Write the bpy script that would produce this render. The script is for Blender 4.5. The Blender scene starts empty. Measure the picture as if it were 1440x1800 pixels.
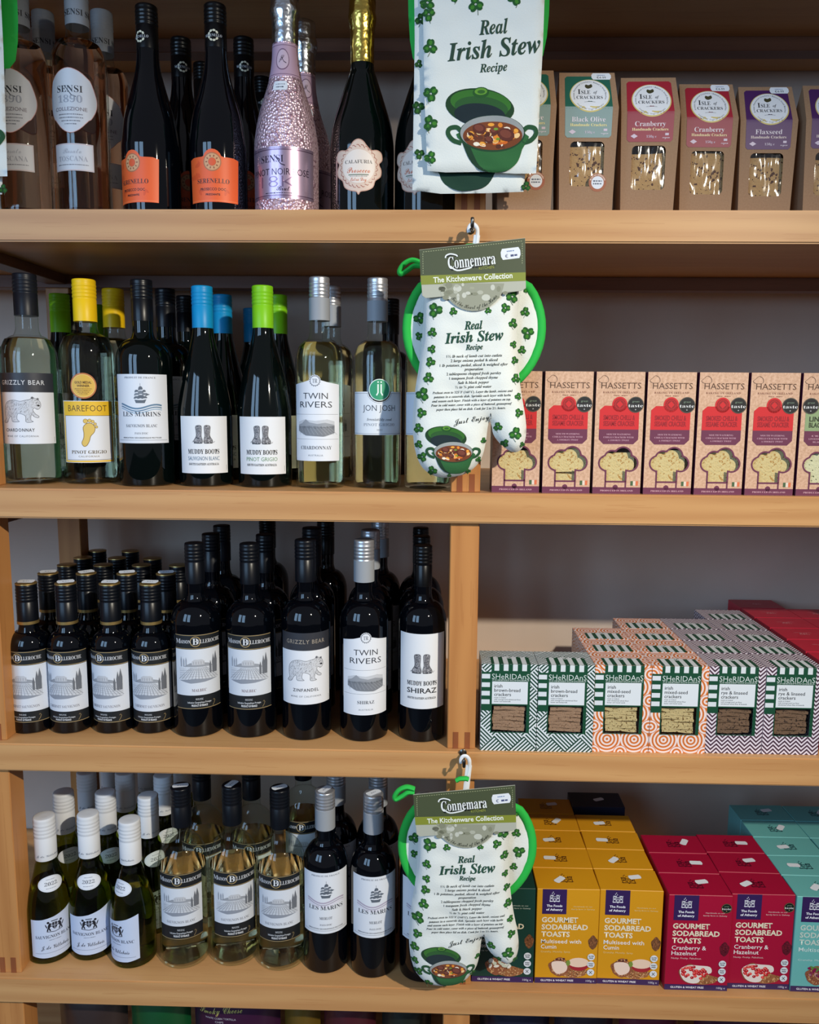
import bpy, bmesh, math, random
import numpy as np
from mathutils import Vector, Matrix, noise
from mathutils.geometry import tessellate_polygon, delaunay_2d_cdt

S = bpy.context.scene
COL = S.collection
rnd = random.Random(7)

# ------------------------------------------------------------------ camera
RT = Vector((0.9996, 0.0269, 0.0077)).normalized()
FW = Vector((-0.0256, 0.9905, -0.1349)).normalized()
UP = RT.cross(FW).normalized()
cam = bpy.data.objects.new('camera', bpy.data.cameras.new('camera'))
COL.objects.link(cam)
m = Matrix((RT, UP, -FW)).transposed().to_4x4()
m.translation = Vector((0.0, -1.1428, 1.3478))
cam.matrix_world = m
cam.data.sensor_fit = 'HORIZONTAL'
cam.data.sensor_width = 36.0
cam.data.lens = 1427.87 / 1440 * 36.0
cam.data.clip_start = 0.01
S.camera = cam

# ------------------------------------------------------------------ world, lights, exposure
w = bpy.data.worlds.new('world'); S.world = w; w.use_nodes = True
w.node_tree.nodes['Background'].inputs['Color'].default_value = (0.86, 0.88, 1.0, 1)
w.node_tree.nodes['Background'].inputs['Strength'].default_value = 0.24
S.view_settings.view_transform = 'Standard'
S.view_settings.look = 'None'
S.view_settings.exposure = -0.14
S.view_settings.gamma = 1.0
S.view_settings.use_curve_mapping = False

def light(name, kind, loc, target, energy, color, **kw):
    d = bpy.data.lights.new(name, kind); d.energy = energy; d.color = color
    for k, v in kw.items(): setattr(d, k, v)
    o = bpy.data.objects.new(name, d); COL.objects.link(o)
    o.location = loc
    o.rotation_euler = (Vector(target) - Vector(loc)).to_track_quat('-Z', 'Y').to_euler()
    return o
# warm ceiling spotlight in the aisle, right of and above the camera
light('ceiling_spot', 'SPOT', (1.24, -1.88, 2.30), (-0.20, 0.0, 0.74), 300, (1.0, 0.92, 0.77),
      spot_size=math.radians(57), spot_blend=1.0, shadow_soft_size=0.032)
# daylight through the two panes of a shop window on the left
for k, x in enumerate((-2.25, -1.35)):
    light('window_daylight', 'AREA', (x, -2.3 - 0.45 * k, 1.95), (-0.45, 0.1, 1.0), 30, (0.40, 0.66, 1.0),
          shape='RECTANGLE', size=0.72, size_y=1.5)

# ------------------------------------------------------------------ materials
def lin(c):
    r = []
    for v in c[:3]:
        v = v / 255.0
        r.append(v / 12.92 if v <= 0.04045 else ((v + 0.055) / 1.055) ** 2.4)
    return tuple(r)

MAT = {}
class NT:
    def __init__(s, name):
        s.m = bpy.data.materials.new(name); s.m.use_nodes = True
        s.t = s.m.node_tree; s.b = s.t.nodes['Principled BSDF']
        MAT[name] = s.m
    def n(s, t, **kw):
        x = s.t.nodes.new(t)
        for k, v in kw.items(): setattr(x, k, v)
        return x
    def k(s, a, b): s.t.links.new(a, b)
    def math(s, op, a, b=None, c=None):
        x = s.n('ShaderNodeMath', operation=op)
        for i, v in enumerate((a, b, c)):
            if v is None: continue
            if isinstance(v, (int, float)): x.inputs[i].default_value = v
            else: s.k(v, x.inputs[i])
        return x.outputs[0]
    def mixc(s, f, a, b):
        x = s.n('ShaderNodeMix', data_type='RGBA')
        if isinstance(f, (int, float)): x.inputs[0].default_value = f
        else: s.k(f, x.inputs[0])
        for i, v in ((6, a), (7, b)):
            if isinstance(v, tuple): x.inputs[i].default_value = (*v[:3], 1)
            else: s.k(v, x.inputs[i])
        return x.outputs[2]
    def set(s, **kw):
        for k, v in kw.items():
            k = {'rough': 'Roughness', 'metal': 'Metallic', 'spec': 'Specular IOR Level', 'trans': 'Transmission Weight',
                 'ior': 'IOR', 'coat': 'Coat Weight', 'coatr': 'Coat Roughness', 'sheen': 'Sheen Weight'}[k]
            s.b.inputs[k].default_value = v
    def bump(s, h, strength=0.3, dist=0.001):
        x = s.n('ShaderNodeBump'); x.inputs['Strength'].default_value = strength; x.inputs['Distance'].default_value = dist
        s.k(h, x.inputs['Height']); s.k(x.outputs[0], s.b.inputs['Normal'])
    def noise(s, scale, detail=4, vec=None, rough=0.5):
        x = s.n('ShaderNodeTexNoise'); x.inputs['Scale'].default_value = scale; x.inputs['Detail'].default_value = detail
        x.inputs['Roughness'].default_value = rough
        if vec is not None: s.k(vec, x.inputs['Vector'])
        return x.outputs['Fac']

def plain(name, c, rough=0.5, **kw):
    t = NT(name); t.b.inputs['Base Color'].default_value = (*lin(c), 1); t.set(rough=rough, **kw); return t.m

def printed(name, rough, bumpscale=None, bstr=0.2, **kw):
    t = NT(name); a = t.n('ShaderNodeAttribute', attribute_name='Col'); t.k(a.outputs['Color'], t.b.inputs['Base Color'])
    t.set(rough=rough, **kw)
    if bumpscale:
        co = t.n('ShaderNodeTexCoord'); t.bump(t.noise(bumpscale, 3, co.outputs['Object']), bstr, 0.0006)
    return t.m
printed('label_print', 0.5)
printed('carton_print', 0.38)
printed('kraft_print', 0.7)
printed('cloth_print', 0.95, 700, 0.35)
printed('card_print', 0.4)
printed('foil_print', 0.3, metal=0.7)

def wood(name, axis, c1, c2, c3):
    t = NT(name); co = t.n('ShaderNodeTexCoord'); g = t.n('ShaderNodeNewGeometry')
    mp = t.n('ShaderNodeMapping')
    sc = [9.0, 9.0, 9.0]; sc[axis] = 0.9
    mp.inputs['Scale'].default_value = sc
    t.k(g.outputs['Position'], mp.inputs['Vector'])
    n1 = t.noise(2.2, 3, mp.outputs[0])
    wv = t.n('ShaderNodeTexWave', wave_type='RINGS', rings_direction='XYZ'[axis])
    wv.inputs['Scale'].default_value = 1.3; wv.inputs['Distortion'].default_value = 6.0; wv.inputs['Detail'].default_value = 3
    wv.inputs['Detail Scale'].default_value = 1.2
    t.k(mp.outputs[0], wv.inputs['Vector'])
    mp2 = t.n('ShaderNodeMapping'); sc2 = [260.0, 260.0, 260.0]; sc2[axis] = 9.0; mp2.inputs['Scale'].default_value = sc2
    t.k(g.outputs['Position'], mp2.inputs['Vector'])
    fine = t.noise(1.0, 3, mp2.outputs[0])
    a = t.mixc(n1, lin(c1), lin(c2))
    b = t.mixc(t.math('MULTIPLY', wv.outputs['Fac'], 0.42), a, lin(c3))
    f2 = t.math('MULTIPLY', t.math('GREATER_THAN', fine, 0.62), 0.25)
    t.k(t.mixc(f2, b, lin(c3)), t.b.inputs['Base Color'])
    t.set(rough=0.42, spec=0.35); t.bump(fine, 0.08, 0.0004)
    return t.m
wood('beech_wood', 0, (207, 160, 107), (191, 140, 89), (169, 114, 67))
wood('beech_upright', 2, (200, 141, 84), (184, 125, 70), (160, 101, 53))
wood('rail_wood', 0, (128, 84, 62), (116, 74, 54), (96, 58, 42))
wood('end_grain', 2, (150, 88, 52), (138, 78, 46), (118, 64, 38))

t = NT('wall_paint'); g = t.n('ShaderNodeNewGeometry'); nz = t.noise(14, 5, g.outputs['Position'])
t.k(t.mixc(nz, lin((200, 181, 166)), lin((210, 192, 178))), t.b.inputs['Base Color']); t.set(rough=0.8); t.bump(t.noise(90, 3, g.outputs['Position']), 0.15, 0.001)
plain('floor_vinyl', (96, 88, 80), 0.5)

def dark_glass(name, c, rough=0.04):
    t = NT(name); t.b.inputs['Base Color'].default_value = (*c, 1); t.set(rough=rough, spec=0.42, ior=1.5); return t.m
dark_glass('black_glass', (0.0008, 0.0014, 0.0030))
dark_glass('green_black_glass', (0.0008, 0.0026, 0.0026))
def thin_glass(name, tint, fr=1.35):
    t = NT(name); t.t.nodes.remove(t.b); out = t.t.nodes['Material Output']
    tr = t.n('ShaderNodeBsdfTransparent'); tr.inputs[0].default_value = (*tint, 1)
    gl = t.n('ShaderNodeBsdfGlossy'); gl.inputs['Roughness'].default_value = 0.03
    lw = t.n('ShaderNodeLayerWeight'); lw.inputs['Blend'].default_value = .5; f0 = ((fr - 1) / (fr + 1)) ** 2
    f = t.math('MULTIPLY_ADD', t.math('POWER', lw.outputs['Facing'], 5.0), 1 - f0, f0)
    mx = t.n('ShaderNodeMixShader'); t.k(f, mx.inputs[0]); t.k(tr.outputs[0], mx.inputs[1]); t.k(gl.outputs[0], mx.inputs[2])
    t.k(mx.outputs[0], out.inputs['Surface']); return t.m
thin_glass('clear_glass', (0.93, 0.96, 0.93), 1.45)
thin_glass('olive_glass', (0.49, 0.56, 0.17), 1.5)
thin_glass('teal_glass', (0.30, 0.55, 0.50), 1.5)
def wine(name, c):
    t = NT(name); t.b.inputs['Base Color'].default_value = (*c, 1); t.set(rough=0.0, trans=1.0, ior=1.30); return t.m
wine('white_wine', (0.97, 0.93, 0.62)); wine('pale_wine', (0.92, 0.90, 0.68)); wine('green_wine', (0.86, 0.88, 0.55)); wine('rose_wine', (0.64, 0.31, 0.18)); wine('olive_wine', (0.80, 0.76, 0.22))
# film over a carton window
t = NT('window_film'); t.t.nodes.remove(t.b); out = t.t.nodes['Material Output']
tr = t.n('ShaderNodeBsdfTransparent'); gl = t.n('ShaderNodeBsdfGlossy'); gl.inputs['Roughness'].default_value = 0.10
lw = t.n('ShaderNodeLayerWeight'); lw.inputs['Blend'].default_value = .5
co = t.n('ShaderNodeTexCoord'); mp = t.n('ShaderNodeMapping'); mp.inputs['Scale'].default_value = (55, 55, 14); t.k(co.outputs['Object'], mp.inputs[0])
bp = t.n('ShaderNodeBump'); bp.inputs['Strength'].default_value = 0.9; bp.inputs['Distance'].default_value = 0.01
t.k(t.noise(1.0, 1, mp.outputs[0]), bp.inputs['Height']); t.k(bp.outputs[0], gl.inputs['Normal']); t.k(bp.outputs[0], lw.inputs['Normal'])
ff = t.math('MULTIPLY_ADD', t.math('POWER', lw.outputs['Facing'], 4.0), .9, .13)
mx = t.n('ShaderNodeMixShader'); t.k(ff, mx.inputs[0]); t.k(tr.outputs[0], mx.inputs[1]); t.k(gl.outputs[0], mx.inputs[2]); t.k(mx.outputs[0], out.inputs['Surface'])

for n_, c_, r_ in (('cap_navy', (11, 14, 21), .32), ('cap_black', (7, 8, 11), .28), ('cap_slate', (24, 28, 38), .4), ('cap_yellow', (246, 200, 20), .4),
                   ('cap_blue', (14, 140, 196), .4), ('cap_green', (128, 200, 22), .4), ('cap_white', (214, 216, 220), .55), ('cap_grey', (150, 154, 160), .5)):
    plain(n_, c_, r_, spec=.3)
plain('cap_silver', (196, 198, 204), .32, metal=.75)
plain('band_gold', (190, 160, 100), .35, metal=.8)
plain('hook_metal', (110, 106, 100), .25, metal=1.0)
plain('hanger_white', (226, 228, 232), .45)
plain('trim_green', (30, 178, 66), .8)
plain('trim_dark_green', (20, 96, 60), .8)
def foil(name, c, sc):
    t = NT(name); t.b.inputs['Base Color'].default_value = (*lin(c), 1); t.set(rough=.22, metal=1.0)
    co = t.n('ShaderNodeTexCoord'); t.bump(t.noise(sc, 2, co.outputs['Object']), .5, .004); return t.m
foil('foil_silver', (205, 210, 216), 75); foil('foil_gold', (214, 186, 92), 75)
t = NT('pink_glitter'); co = t.n('ShaderNodeTexCoord'); vo = t.n('ShaderNodeTexVoronoi'); vo.inputs['Scale'].default_value = 270
t.k(co.outputs['Object'], vo.inputs['Vector'])
t.k(t.mixc(t.math('GREATER_THAN', vo.outputs['Distance'], .72), lin((236, 200, 212)), lin((176, 132, 150))), t.b.inputs['Base Color'])
t.set(rough=.3, metal=.6); t.bump(vo.outputs['Distance'], .6, .003)

# cartons
t = NT('kraft_board'); g = t.n('ShaderNodeTexCoord'); nz = t.noise(420, 4, g.outputs['Object']); 
t.k(t.mixc(nz, lin((140, 106, 78)), lin((162, 128, 98))), t.b.inputs['Base Color']); t.set(rough=.75)
t = NT('speckled_board'); g = t.n('ShaderNodeTexCoord'); nz = t.noise(260, 5, g.outputs['Object'], .7); cr = t.n('ShaderNodeValToRGB')
cr.color_ramp.elements[0].position = .36; cr.color_ramp.elements[1].position = .62
cr.color_ramp.elements[0].color = (*lin((188, 146, 116)), 1); cr.color_ramp.elements[1].color = (*lin((218, 178, 150)), 1)
t.k(nz, cr.inputs[0]); t.k(cr.outputs[0], t.b.inputs['Base Color']); t.set(rough=.55)
for n_, c_ in (('carton_gold', (206, 144, 22)), ('carton_crimson', (160, 10, 50)), ('carton_teal', (104, 176, 172)), ('carton_dark_green', (18, 58, 50)), ('carton_navy', (20, 24, 44)),
               ('carton_red', (190, 34, 56)), ('carton_inside', (60, 44, 36)), ('carton_plum', (86, 30, 60))):
    plain(n_, c_, .42)
plain('sticker_paper', (232, 234, 238), .5)
def cracker(name, c1, c2, c3, scale=330, th=.62):
    t = NT(name); g = t.n('ShaderNodeTexCoord'); a = t.noise(scale, 5, g.outputs['Object'], .65); b = t.noise(scale * .9, 1, g.outputs['Object'])
    x = t.mixc(a, lin(c1), lin(c2)); t.k(t.mixc(t.math('GREATER_THAN', b, th), x, lin(c3)), t.b.inputs['Base Color']); t.set(rough=.85); t.bump(a, .7, .003); return t.m
cracker('cracker_oat', (220, 184, 122), (244, 222, 172), (198, 148, 86), 330, .64)
cracker('cracker_seeded', (176, 134, 82), (206, 168, 112), (84, 50, 30), 260, .63)
cracker('cracker_herb', (222, 212, 170), (238, 230, 200), (70, 74, 40), 260, .66)
cracker('cracker_brown', (150, 112, 90), (182, 144, 120), (112, 78, 60), 330, .66)
cracker('cracker_pale', (198, 168, 120), (222, 198, 150), (120, 90, 50))
cracker('cracker_rye', (104, 76, 60), (140, 106, 84), (60, 40, 32))

def uvxy(t):
    u = t.n('ShaderNodeUVMap'); u.uv_map = 'UVMap'; sp = t.n('ShaderNodeSeparateXYZ'); t.k(u.outputs[0], sp.inputs[0]); return sp.outputs[0], sp.outputs[1]
def pattern(name, ca, cb, fn):
    t = NT(name); u, v = uvxy(t); f = fn(t, u, v); t.k(t.mixc(f, lin(ca), lin(cb)), t.b.inputs['Base Color']); t.set(rough=.4); return t.m
def chevron(t, u, v):
    tri = t.math('ABSOLUTE', t.math('SUBTRACT', t.math('FRACT', t.math('DIVIDE', u, .0165)), .5))
    return t.math('GREATER_THAN', t.math('FRACT', t.math('DIVIDE', t.math('ADD', v, t.math('MULTIPLY', tri, .0165)), .0063)), .5)
def weave(t, u, v):
    a = t.math('ADD', u, v); b = t.math('SUBTRACT', u, v); P = .044
    c = t.math('MODULO', t.math('ADD', t.math('FLOOR', t.math('DIVIDE', a, P)), t.math('ADD', t.math('FLOOR', t.math('DIVIDE', b, P)), 40)), 2)
    c = t.math('GREATER_THAN', c, .5)
    s1 = t.math('MULTIPLY', c, a); s2 = t.math('MULTIPLY', t.math('SUBTRACT', 1.0, c), b)
    return t.math('GREATER_THAN', t.math('FRACT', t.math('DIVIDE', t.math('ADD', s1, s2), .0062)), .48)
def rings(t, u, v):
    def dist(P, o):
        x = t.math('SUBTRACT', t.math('FRACT', t.math('ADD', t.math('DIVIDE', u, P), o)), .5)
        y = t.math('SUBTRACT', t.math('FRACT', t.math('ADD', t.math('DIVIDE', v, P), o)), .5)
        return t.math('MULTIPLY', t.math('SQRT', t.math('ADD', t.math('MULTIPLY', x, x), t.math('MULTIPLY', y, y))), P)
    d1 = dist(.040, .0); d2 = dist(.040, .5)
    small = t.math('LESS_THAN', d2, .0105)
    d = t.math('ADD', t.math('MULTIPLY', small, d2), t.math('MULTIPLY', t.math('SUBTRACT', 1.0, small), d1))
    return t.math('GREATER_THAN', t.math('FRACT', t.math('ADD', t.math('DIVIDE', d, .0052), .15)), .5)
pattern('pattern_weave', (22, 62, 50), (216, 222, 226), weave)
pattern('pattern_rings', (206, 110, 44), (232, 216, 214), rings)
pattern('pattern_chevron', (70, 46, 62), (222, 212, 222), chevron)

# ------------------------------------------------------------------ object helpers
def tag(o, label=None, cat=None, group=None, kind=None):
    for k, v in (('label', label), ('category', cat), ('group', group), ('kind', kind)):
        if v: o[k] = v
    return o
def obj(name, mesh, parent=None, loc=None, rot=None):
    o = bpy.data.objects.new(name, mesh); COL.objects.link(o)
    if parent: o.parent = parent
    if loc: o.location = loc
    if rot: o.rotation_euler = rot
    return o
def empty(name, loc, rz=0.0):
    o = bpy.data.objects.new(name, None); COL.objects.link(o); o.location = loc; o.rotation_euler = (0, 0, rz)
    o.empty_display_size = .02; return o
def mesh_from(name, V, F, mat, smooth=False, sharp=None):
    me = bpy.data.meshes.new(name); me.from_pydata([tuple(v) for v in V], [], [tuple(f) for f in F])
    me.materials.append(MAT[mat] if isinstance(mat, str) else mat)
    if smooth:
        me.polygons.foreach_set('use_smooth', [True] * len(me.polygons))
        if sharp: me.set_sharp_from_angle(angle=math.radians(sharp))
    me.update(); return me
def lathe(name, prof, mat, seg=40, sharp=40):
    V = []; F = []
    for r, z in prof:
        for k in range(seg):
            a = 2 * math.pi * k / seg; V.append((r * math.sin(a), -r * math.cos(a), z))
    n = len(prof)
    for i in range(n - 1):
        for k in range(seg):
            k2 = (k + 1) % seg
            F.append((i * seg + k, i * seg + k2, (i + 1) * seg + k2, (i + 1) * seg + k))
    F.append(tuple(range(seg - 1, -1, -1))); F.append(tuple((n - 1) * seg + k for k in range(seg)))
    return mesh_from(name, V, F, mat, True, sharp)
def bevel_box(name, x0, x1, y0, y1, z0, z1, mat, bev=.0015, seg=1):
    bm = bmesh.new(); bmesh.ops.create_cube(bm, size=1)
    for v in bm.verts: v.co = ((x0 + x1) / 2 + v.co.x * (x1 - x0), (y0 + y1) / 2 + v.co.y * (y1 - y0), (z0 + z1) / 2 + v.co.z * (z1 - z0))
    if bev: bmesh.ops.bevel(bm, geom=bm.edges[:], offset=bev, segments=seg, affect='EDGES')
    me = bpy.data.meshes.new(name); bm.to_mesh(me); bm.free(); me.materials.append(MAT[mat]); return me
def tube(name, pts, r, mat, seg=8, closed=False, flat=1.0):
    pts = [Vector(p) for p in pts]; n = len(pts); V = []; F = []
    for i, p in enumerate(pts):
        a = pts[(i - 1) % n] if (closed or i > 0) else p; b = pts[(i + 1) % n] if (closed or i < n - 1) else p
        t_ = (b - a).normalized(); s_ = t_.cross(Vector((0, 1, 0)))
        if s_.length < 1e-4: s_ = t_.cross(Vector((1, 0, 0)))
        s_.normalize(); q = t_.cross(s_).normalized()
        for k in range(seg):
            an = 2 * math.pi * k / seg; V.append(p + s_ * math.cos(an) * r + q * math.sin(an) * r * flat)
    for i in range(n if closed else n - 1):
        for k in range(seg):
            k2 = (k + 1) % seg; j = (i + 1) % n
            F.append((i * seg + k, i * seg + k2, j * seg + k2, j * seg + k))
    if not closed: F.append(tuple(range(seg - 1, -1, -1))); F.append(tuple((n - 1) * seg + k for k in range(seg)))
    return mesh_from(name, V, F, mat, True, 60)
def catmull(pts, per=6, closed=True):
    P = np.array(pts, float); n = len(P); out = []
    for i in range(n if closed else n - 1):
        p0, p1, p2, p3 = (P[(i - 1) % n] if closed or i else P[0]), P[i], P[(i + 1) % n], (P[(i + 2) % n] if closed or i + 2 < n else P[-1])
        for k in range(per):
            t_ = k / per
            out.append(.5 * ((2 * p1) + (-p0 + p2) * t_ + (2 * p0 - 5 * p1 + 4 * p2 - p3) * t_ ** 2 + (-p0 + 3 * p1 - 3 * p2 + p3) * t_ ** 3))
    if not closed: out.append(P[-1])
    return np.array(out)

# ------------------------------------------------------------------ flat print: polygons and lettering laid on a surface
STY = {'sans': None, 'serif': (0x1D400, 0x1D41A, 0x1D7CE), 'script': (0x1D4D0, 0x1D4EA, None), 'italic': (0x1D468, 0x1D482, None),
       'slab': (0x1D670, 0x1D68A, 0x1D7F6), 'bold': (0x1D5D4, 0x1D5EE, 0x1D7EC)}
def styled(s_, sty):
    t_ = STY[sty]
    if not t_: return s_
    o = ''
    for ch in s_:
        if 'A' <= ch <= 'Z': o += chr(t_[0] + ord(ch) - 65)
        elif 'a' <= ch <= 'z': o += chr(t_[1] + ord(ch) - 97)
        elif '0' <= ch <= '9' and t_[2]: o += chr(t_[2] + ord(ch) - 48)
        else: o += ch
    return o
TXT = {}
FC = bpy.data.curves.new('lettering', 'FONT'); FO = bpy.data.objects.new('lettering', FC)
FC.size = 1; FC.resolution_u = 2; FC.fill_mode = 'FRONT'
def glyphs(s_, sty, off=0.0, sp=1.0):
    if sty == 'bold': sty, off = 'sans', off + .028
    if sty == 'slab': sty, off = 'serif', off * .5
    key = (s_, sty, off, sp)
    if key not in TXT:
        FC.body = styled(s_, sty); FC.offset = off; FC.space_character = sp
        me = bpy.data.meshes.new_from_object(FO); me.calc_loop_triangles()
        P = np.empty(len(me.vertices) * 3); me.vertices.foreach_get('co', P); P = P.reshape(-1, 3)[:, :2].copy()
        T = np.empty(len(me.loop_triangles) * 3, int); me.loop_triangles.foreach_get('vertices', T); T = T.reshape(-1, 3).copy()
        bpy.data.meshes.remove(me); TXT[key] = (P, T)
    return TXT[key]
CAPH = {}
def caph(sty):
    if sty not in CAPH:
        P, T = glyphs('H', sty); CAPH[sty] = max(P[:, 1].max(), .3)
    return CAPH[sty]

class Art:
    """flat artwork in millimetres; px() switches to another unit with y pointing down"""
    def __init__(s): s.P = []; s.T = []; s.C = []; s.H = []; s.n = 0; s.ox = s.oy = 0.0; s.sc = 1.0; s.fl = 1
    def px(s, ox, oy, sc): s.ox, s.oy, s.sc, s.fl = ox, oy, sc, -1; return s
    def cv(s, p): p = np.array(p, float).reshape(-1, 2); return np.stack([(p[:, 0] - s.ox) * s.sc, s.fl * (p[:, 1] - s.oy) * s.sc], 1)
    def raw(s, P, T, c, L):
        s.P.append(P); s.T.append(np.asarray(T, int).reshape(-1, 3) + s.n); s.C += [lin(c)] * len(s.T[-1]); s.H.append(np.full(len(P), L * .07)); s.n += len(P)
    def poly(s, pts, c, L=1, holes=()):
        rs = [s.cv(pts)] + [s.cv(h) for h in holes]
        T = tessellate_polygon([[Vector((a, b, 0)) for a, b in r] for r in rs]); s.raw(np.concatenate(rs), T, c, L)
    def rect(s, x0, y0, x1, y1, c, L=1): s.poly([(x0, y0), (x1, y0), (x1, y1), (x0, y1)], c, L)
    def ell(s, x, y, rx, ry=None, c=(0, 0, 0), L=1, seg=18, rot=0):
        ry = ry or rx; a = np.arange(seg) * 2 * math.pi / seg; px_, py_ = rx * np.cos(a), ry * np.sin(a); cr, sr = math.cos(rot), math.sin(rot)
        P = s.cv(np.stack([x + px_ * cr - py_ * sr, y + px_ * sr + py_ * cr], 1)); s.raw(P, [(0, k, k + 1) for k in range(1, seg - 1)], c, L)
    def ring(s, x, y, r0, r1, c, L=1, seg=28, ky=1.0):
        a = np.arange(seg) * 2 * math.pi / seg; P = np.concatenate([np.stack([x + r * np.cos(a), y + r * ky * np.sin(a)], 1) for r in (r0, r1)])
        T = []
        for k in range(seg): j = (k + 1) % seg; T += [(k, j, seg + j), (k, seg + j, seg + k)]
        s.raw(s.cv(P), T, c, L)
    def line(s, pts, wd, c, L=2, closed=False):
        p = s.cv(pts); wd = wd * s.sc / 2; n = len(p)
        d = np.empty_like(p)
        for i in range(n):
            a = p[(i - 1) % n] if closed or i else p[i]; b = p[(i + 1) % n] if closed or i < n - 1 else p[i]; v = b - a; d[i] = v / (np.linalg.norm(v) + 1e-9)
        nn = np.stack([-d[:, 1], d[:, 0]], 1) * wd; P = np.concatenate([p + nn, p - nn]); T = []
        for i in range(n if closed else n - 1): j = (i + 1) % n; T += [(i, j, n + j), (i, n + j, n + i)]
        s.raw(P, T, c, L)
    def text(s, tx, x, y, h, c, sty='sans', w=None, rot=0.0, off=0.0, sp=1.0, al='c', L=3, arc=None, shear=0.0):
        P, T = glyphs(tx, sty, off, sp); P = P.copy()
        if not len(P): return
        k = h / caph(sty); P[:, 1] -= caph(sty) / 2; x0, x1 = P[:, 0].min(), P[:, 0].max(); kx = k if w is None else w / (x1 - x0)
        P[:, 0] -= {'c': (x0 + x1) / 2, 'l': x0, 'r': x1}[al]
        P = P * [kx, k]; P[:, 0] += shear * P[:, 1]
        if arc:   # radius: positive = text over the top of a circle centred at (x, y)
            R_, mid = arc; a = mid - P[:, 0] / R_; rr = abs(R_) + (P[:, 1] if R_ > 0 else -P[:, 1]); P = np.stack([rr * np.cos(a), rr * np.sin(a)], 1)
        cr, sr = math.cos(rot), math.sin(rot); P = P @ np.array([[cr, sr], [-sr, cr]])
        P = P * s.sc + s.cv([(x, y)])
        s.raw(P, T, c, L)
    def mesh(s, name, fn, mat, maxlen=5.0):
        P = [tuple(p) for p in np.concatenate(s.P)]; H = list(np.concatenate(s.H)); T = np.concatenate(s.T); C = s.C
        A = np.array(P); e = np.stack([np.linalg.norm(A[T[:, i]] - A[T[:, (i + 1) % 3]], axis=1) for i in range(3)], 1).max(1)
        ok = e <= maxlen; OT = [tuple(x) for x in T[ok]]; OC = [C[i] for i in np.nonzero(ok)[0]]
        st = [(tuple(T[i]), C[i]) for i in np.nonzero(~ok)[0]]; mid = {}
        while st:
            tri, c = st.pop(); ls = []
            for i in range(3):
                a, b = P[tri[i]], P[tri[(i + 1) % 3]]; ls.append((a[0] - b[0]) ** 2 + (a[1] - b[1]) ** 2)
            i = max(range(3), key=lambda q: (ls[q], min(tri[q], tri[(q + 1) % 3])))
            if ls[i] <= maxlen * maxlen: OT.append(tri); OC.append(c); continue
            a, b, d = tri[i], tri[(i + 1) % 3], tri[(i + 2) % 3]; k = (min(a, b), max(a, b))
            if k not in mid: mid[k] = len(P); P.append(((P[a][0] + P[b][0]) / 2, (P[a][1] + P[b][1]) / 2)); H.append(H[a])
            m_ = mid[k]; st += [((a, m_, d), c), ((m_, b, d), c)]
        A = np.array(P) * .001; V = fn(A[:, 0], A[:, 1], np.array(H) * .001)
        T = np.array(OT, int); N = np.cross(V[T[:, 1]] - V[T[:, 0]], V[T[:, 2]] - V[T[:, 0]])
        # face outwards: flip by signed area in the art plane
        ar = (A[T[:, 1], 0] - A[T[:, 0], 0]) * (A[T[:, 2], 1] - A[T[:, 0], 1]) - (A[T[:, 2], 0] - A[T[:, 0], 0]) * (A[T[:, 1], 1] - A[T[:, 0], 1])
        T[ar < 0] = T[ar < 0][:, ::-1]
        me = bpy.data.meshes.new(name); nv, nt = len(V), len(T)
        me.vertices.add(nv); me.vertices.foreach_set('co', V.astype(np.float32).ravel())
        me.loops.add(nt * 3); me.loops.foreach_set('vertex_index', T.astype(np.int32).ravel())
        me.polygons.add(nt); me.polygons.foreach_set('loop_start', np.arange(nt, dtype=np.int32) * 3)
        at = me.color_attributes.new('Col', 'FLOAT_COLOR', 'CORNER')
        c4 = np.concatenate([np.array(OC), np.ones((nt, 1))], 1); at.data.foreach_set('color', np.repeat(c4, 3, 0).astype(np.float32).ravel())
        me.polygons.foreach_set('use_smooth', [True] * nt)
        me.materials.append(MAT[mat]); me.update(calc_edges=True); me.validate(); return me

def on_cyl(R):
    return lambda u, v, h: np.stack([(R + .0002 + h) * np.sin(u / R), -(R + .0002 + h) * np.cos(u / R), v], 1)
def on_front(y): return lambda u, v, h: np.stack([u, np.full_like(u, y) - .0002 - h, v], 1)
def on_top(z): return lambda u, v, h: np.stack([u, v, np.full_like(u, z) + .0002 + h], 1)
def on_prof(prof):
    zz = np.array([p[1] for p in prof]); rr = np.array([p[0] for p in prof])
    def f(u, v, h):
        r = np.interp(v, zz, rr) + .0003 + h; return np.stack([r * np.sin(u / .03), -r * np.cos(u / .03), v], 1)
    return f
# ------------------------------------------------------------------ shared drawings
WH = (228, 230, 236); INK = (34, 34, 40); GR = (120, 122, 130)
def T_(pts, x, y, k, ky=None): ky = ky or k; return [(x + a * k, y + b * ky) for a, b in pts]
def hatch(A, poly, n, ln, ang, wd, c, seed, L=3):
    r = random.Random(seed); P = np.array(poly); lo, hi = P.min(0), P.max(0)
    def ins(x, y):
        k = False; j = len(P) - 1
        for i in range(len(P)):
            if (P[i][1] > y) != (P[j][1] > y) and x < (P[j][0] - P[i][0]) * (y - P[i][1]) / (P[j][1] - P[i][1]) + P[i][0]: k = not k
            j = i
        return k
    for _ in range(n):
        x = r.uniform(lo[0], hi[0]); y = r.uniform(lo[1], hi[1]); a = ang + r.uniform(-.5, .5); dx, dy = ln * math.cos(a), ln * math.sin(a)
        if ins(x - dx, y - dy) and ins(x + dx, y + dy): A.line([(x - dx, y - dy), (x + dx, y + dy)], wd, c, L)
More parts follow.
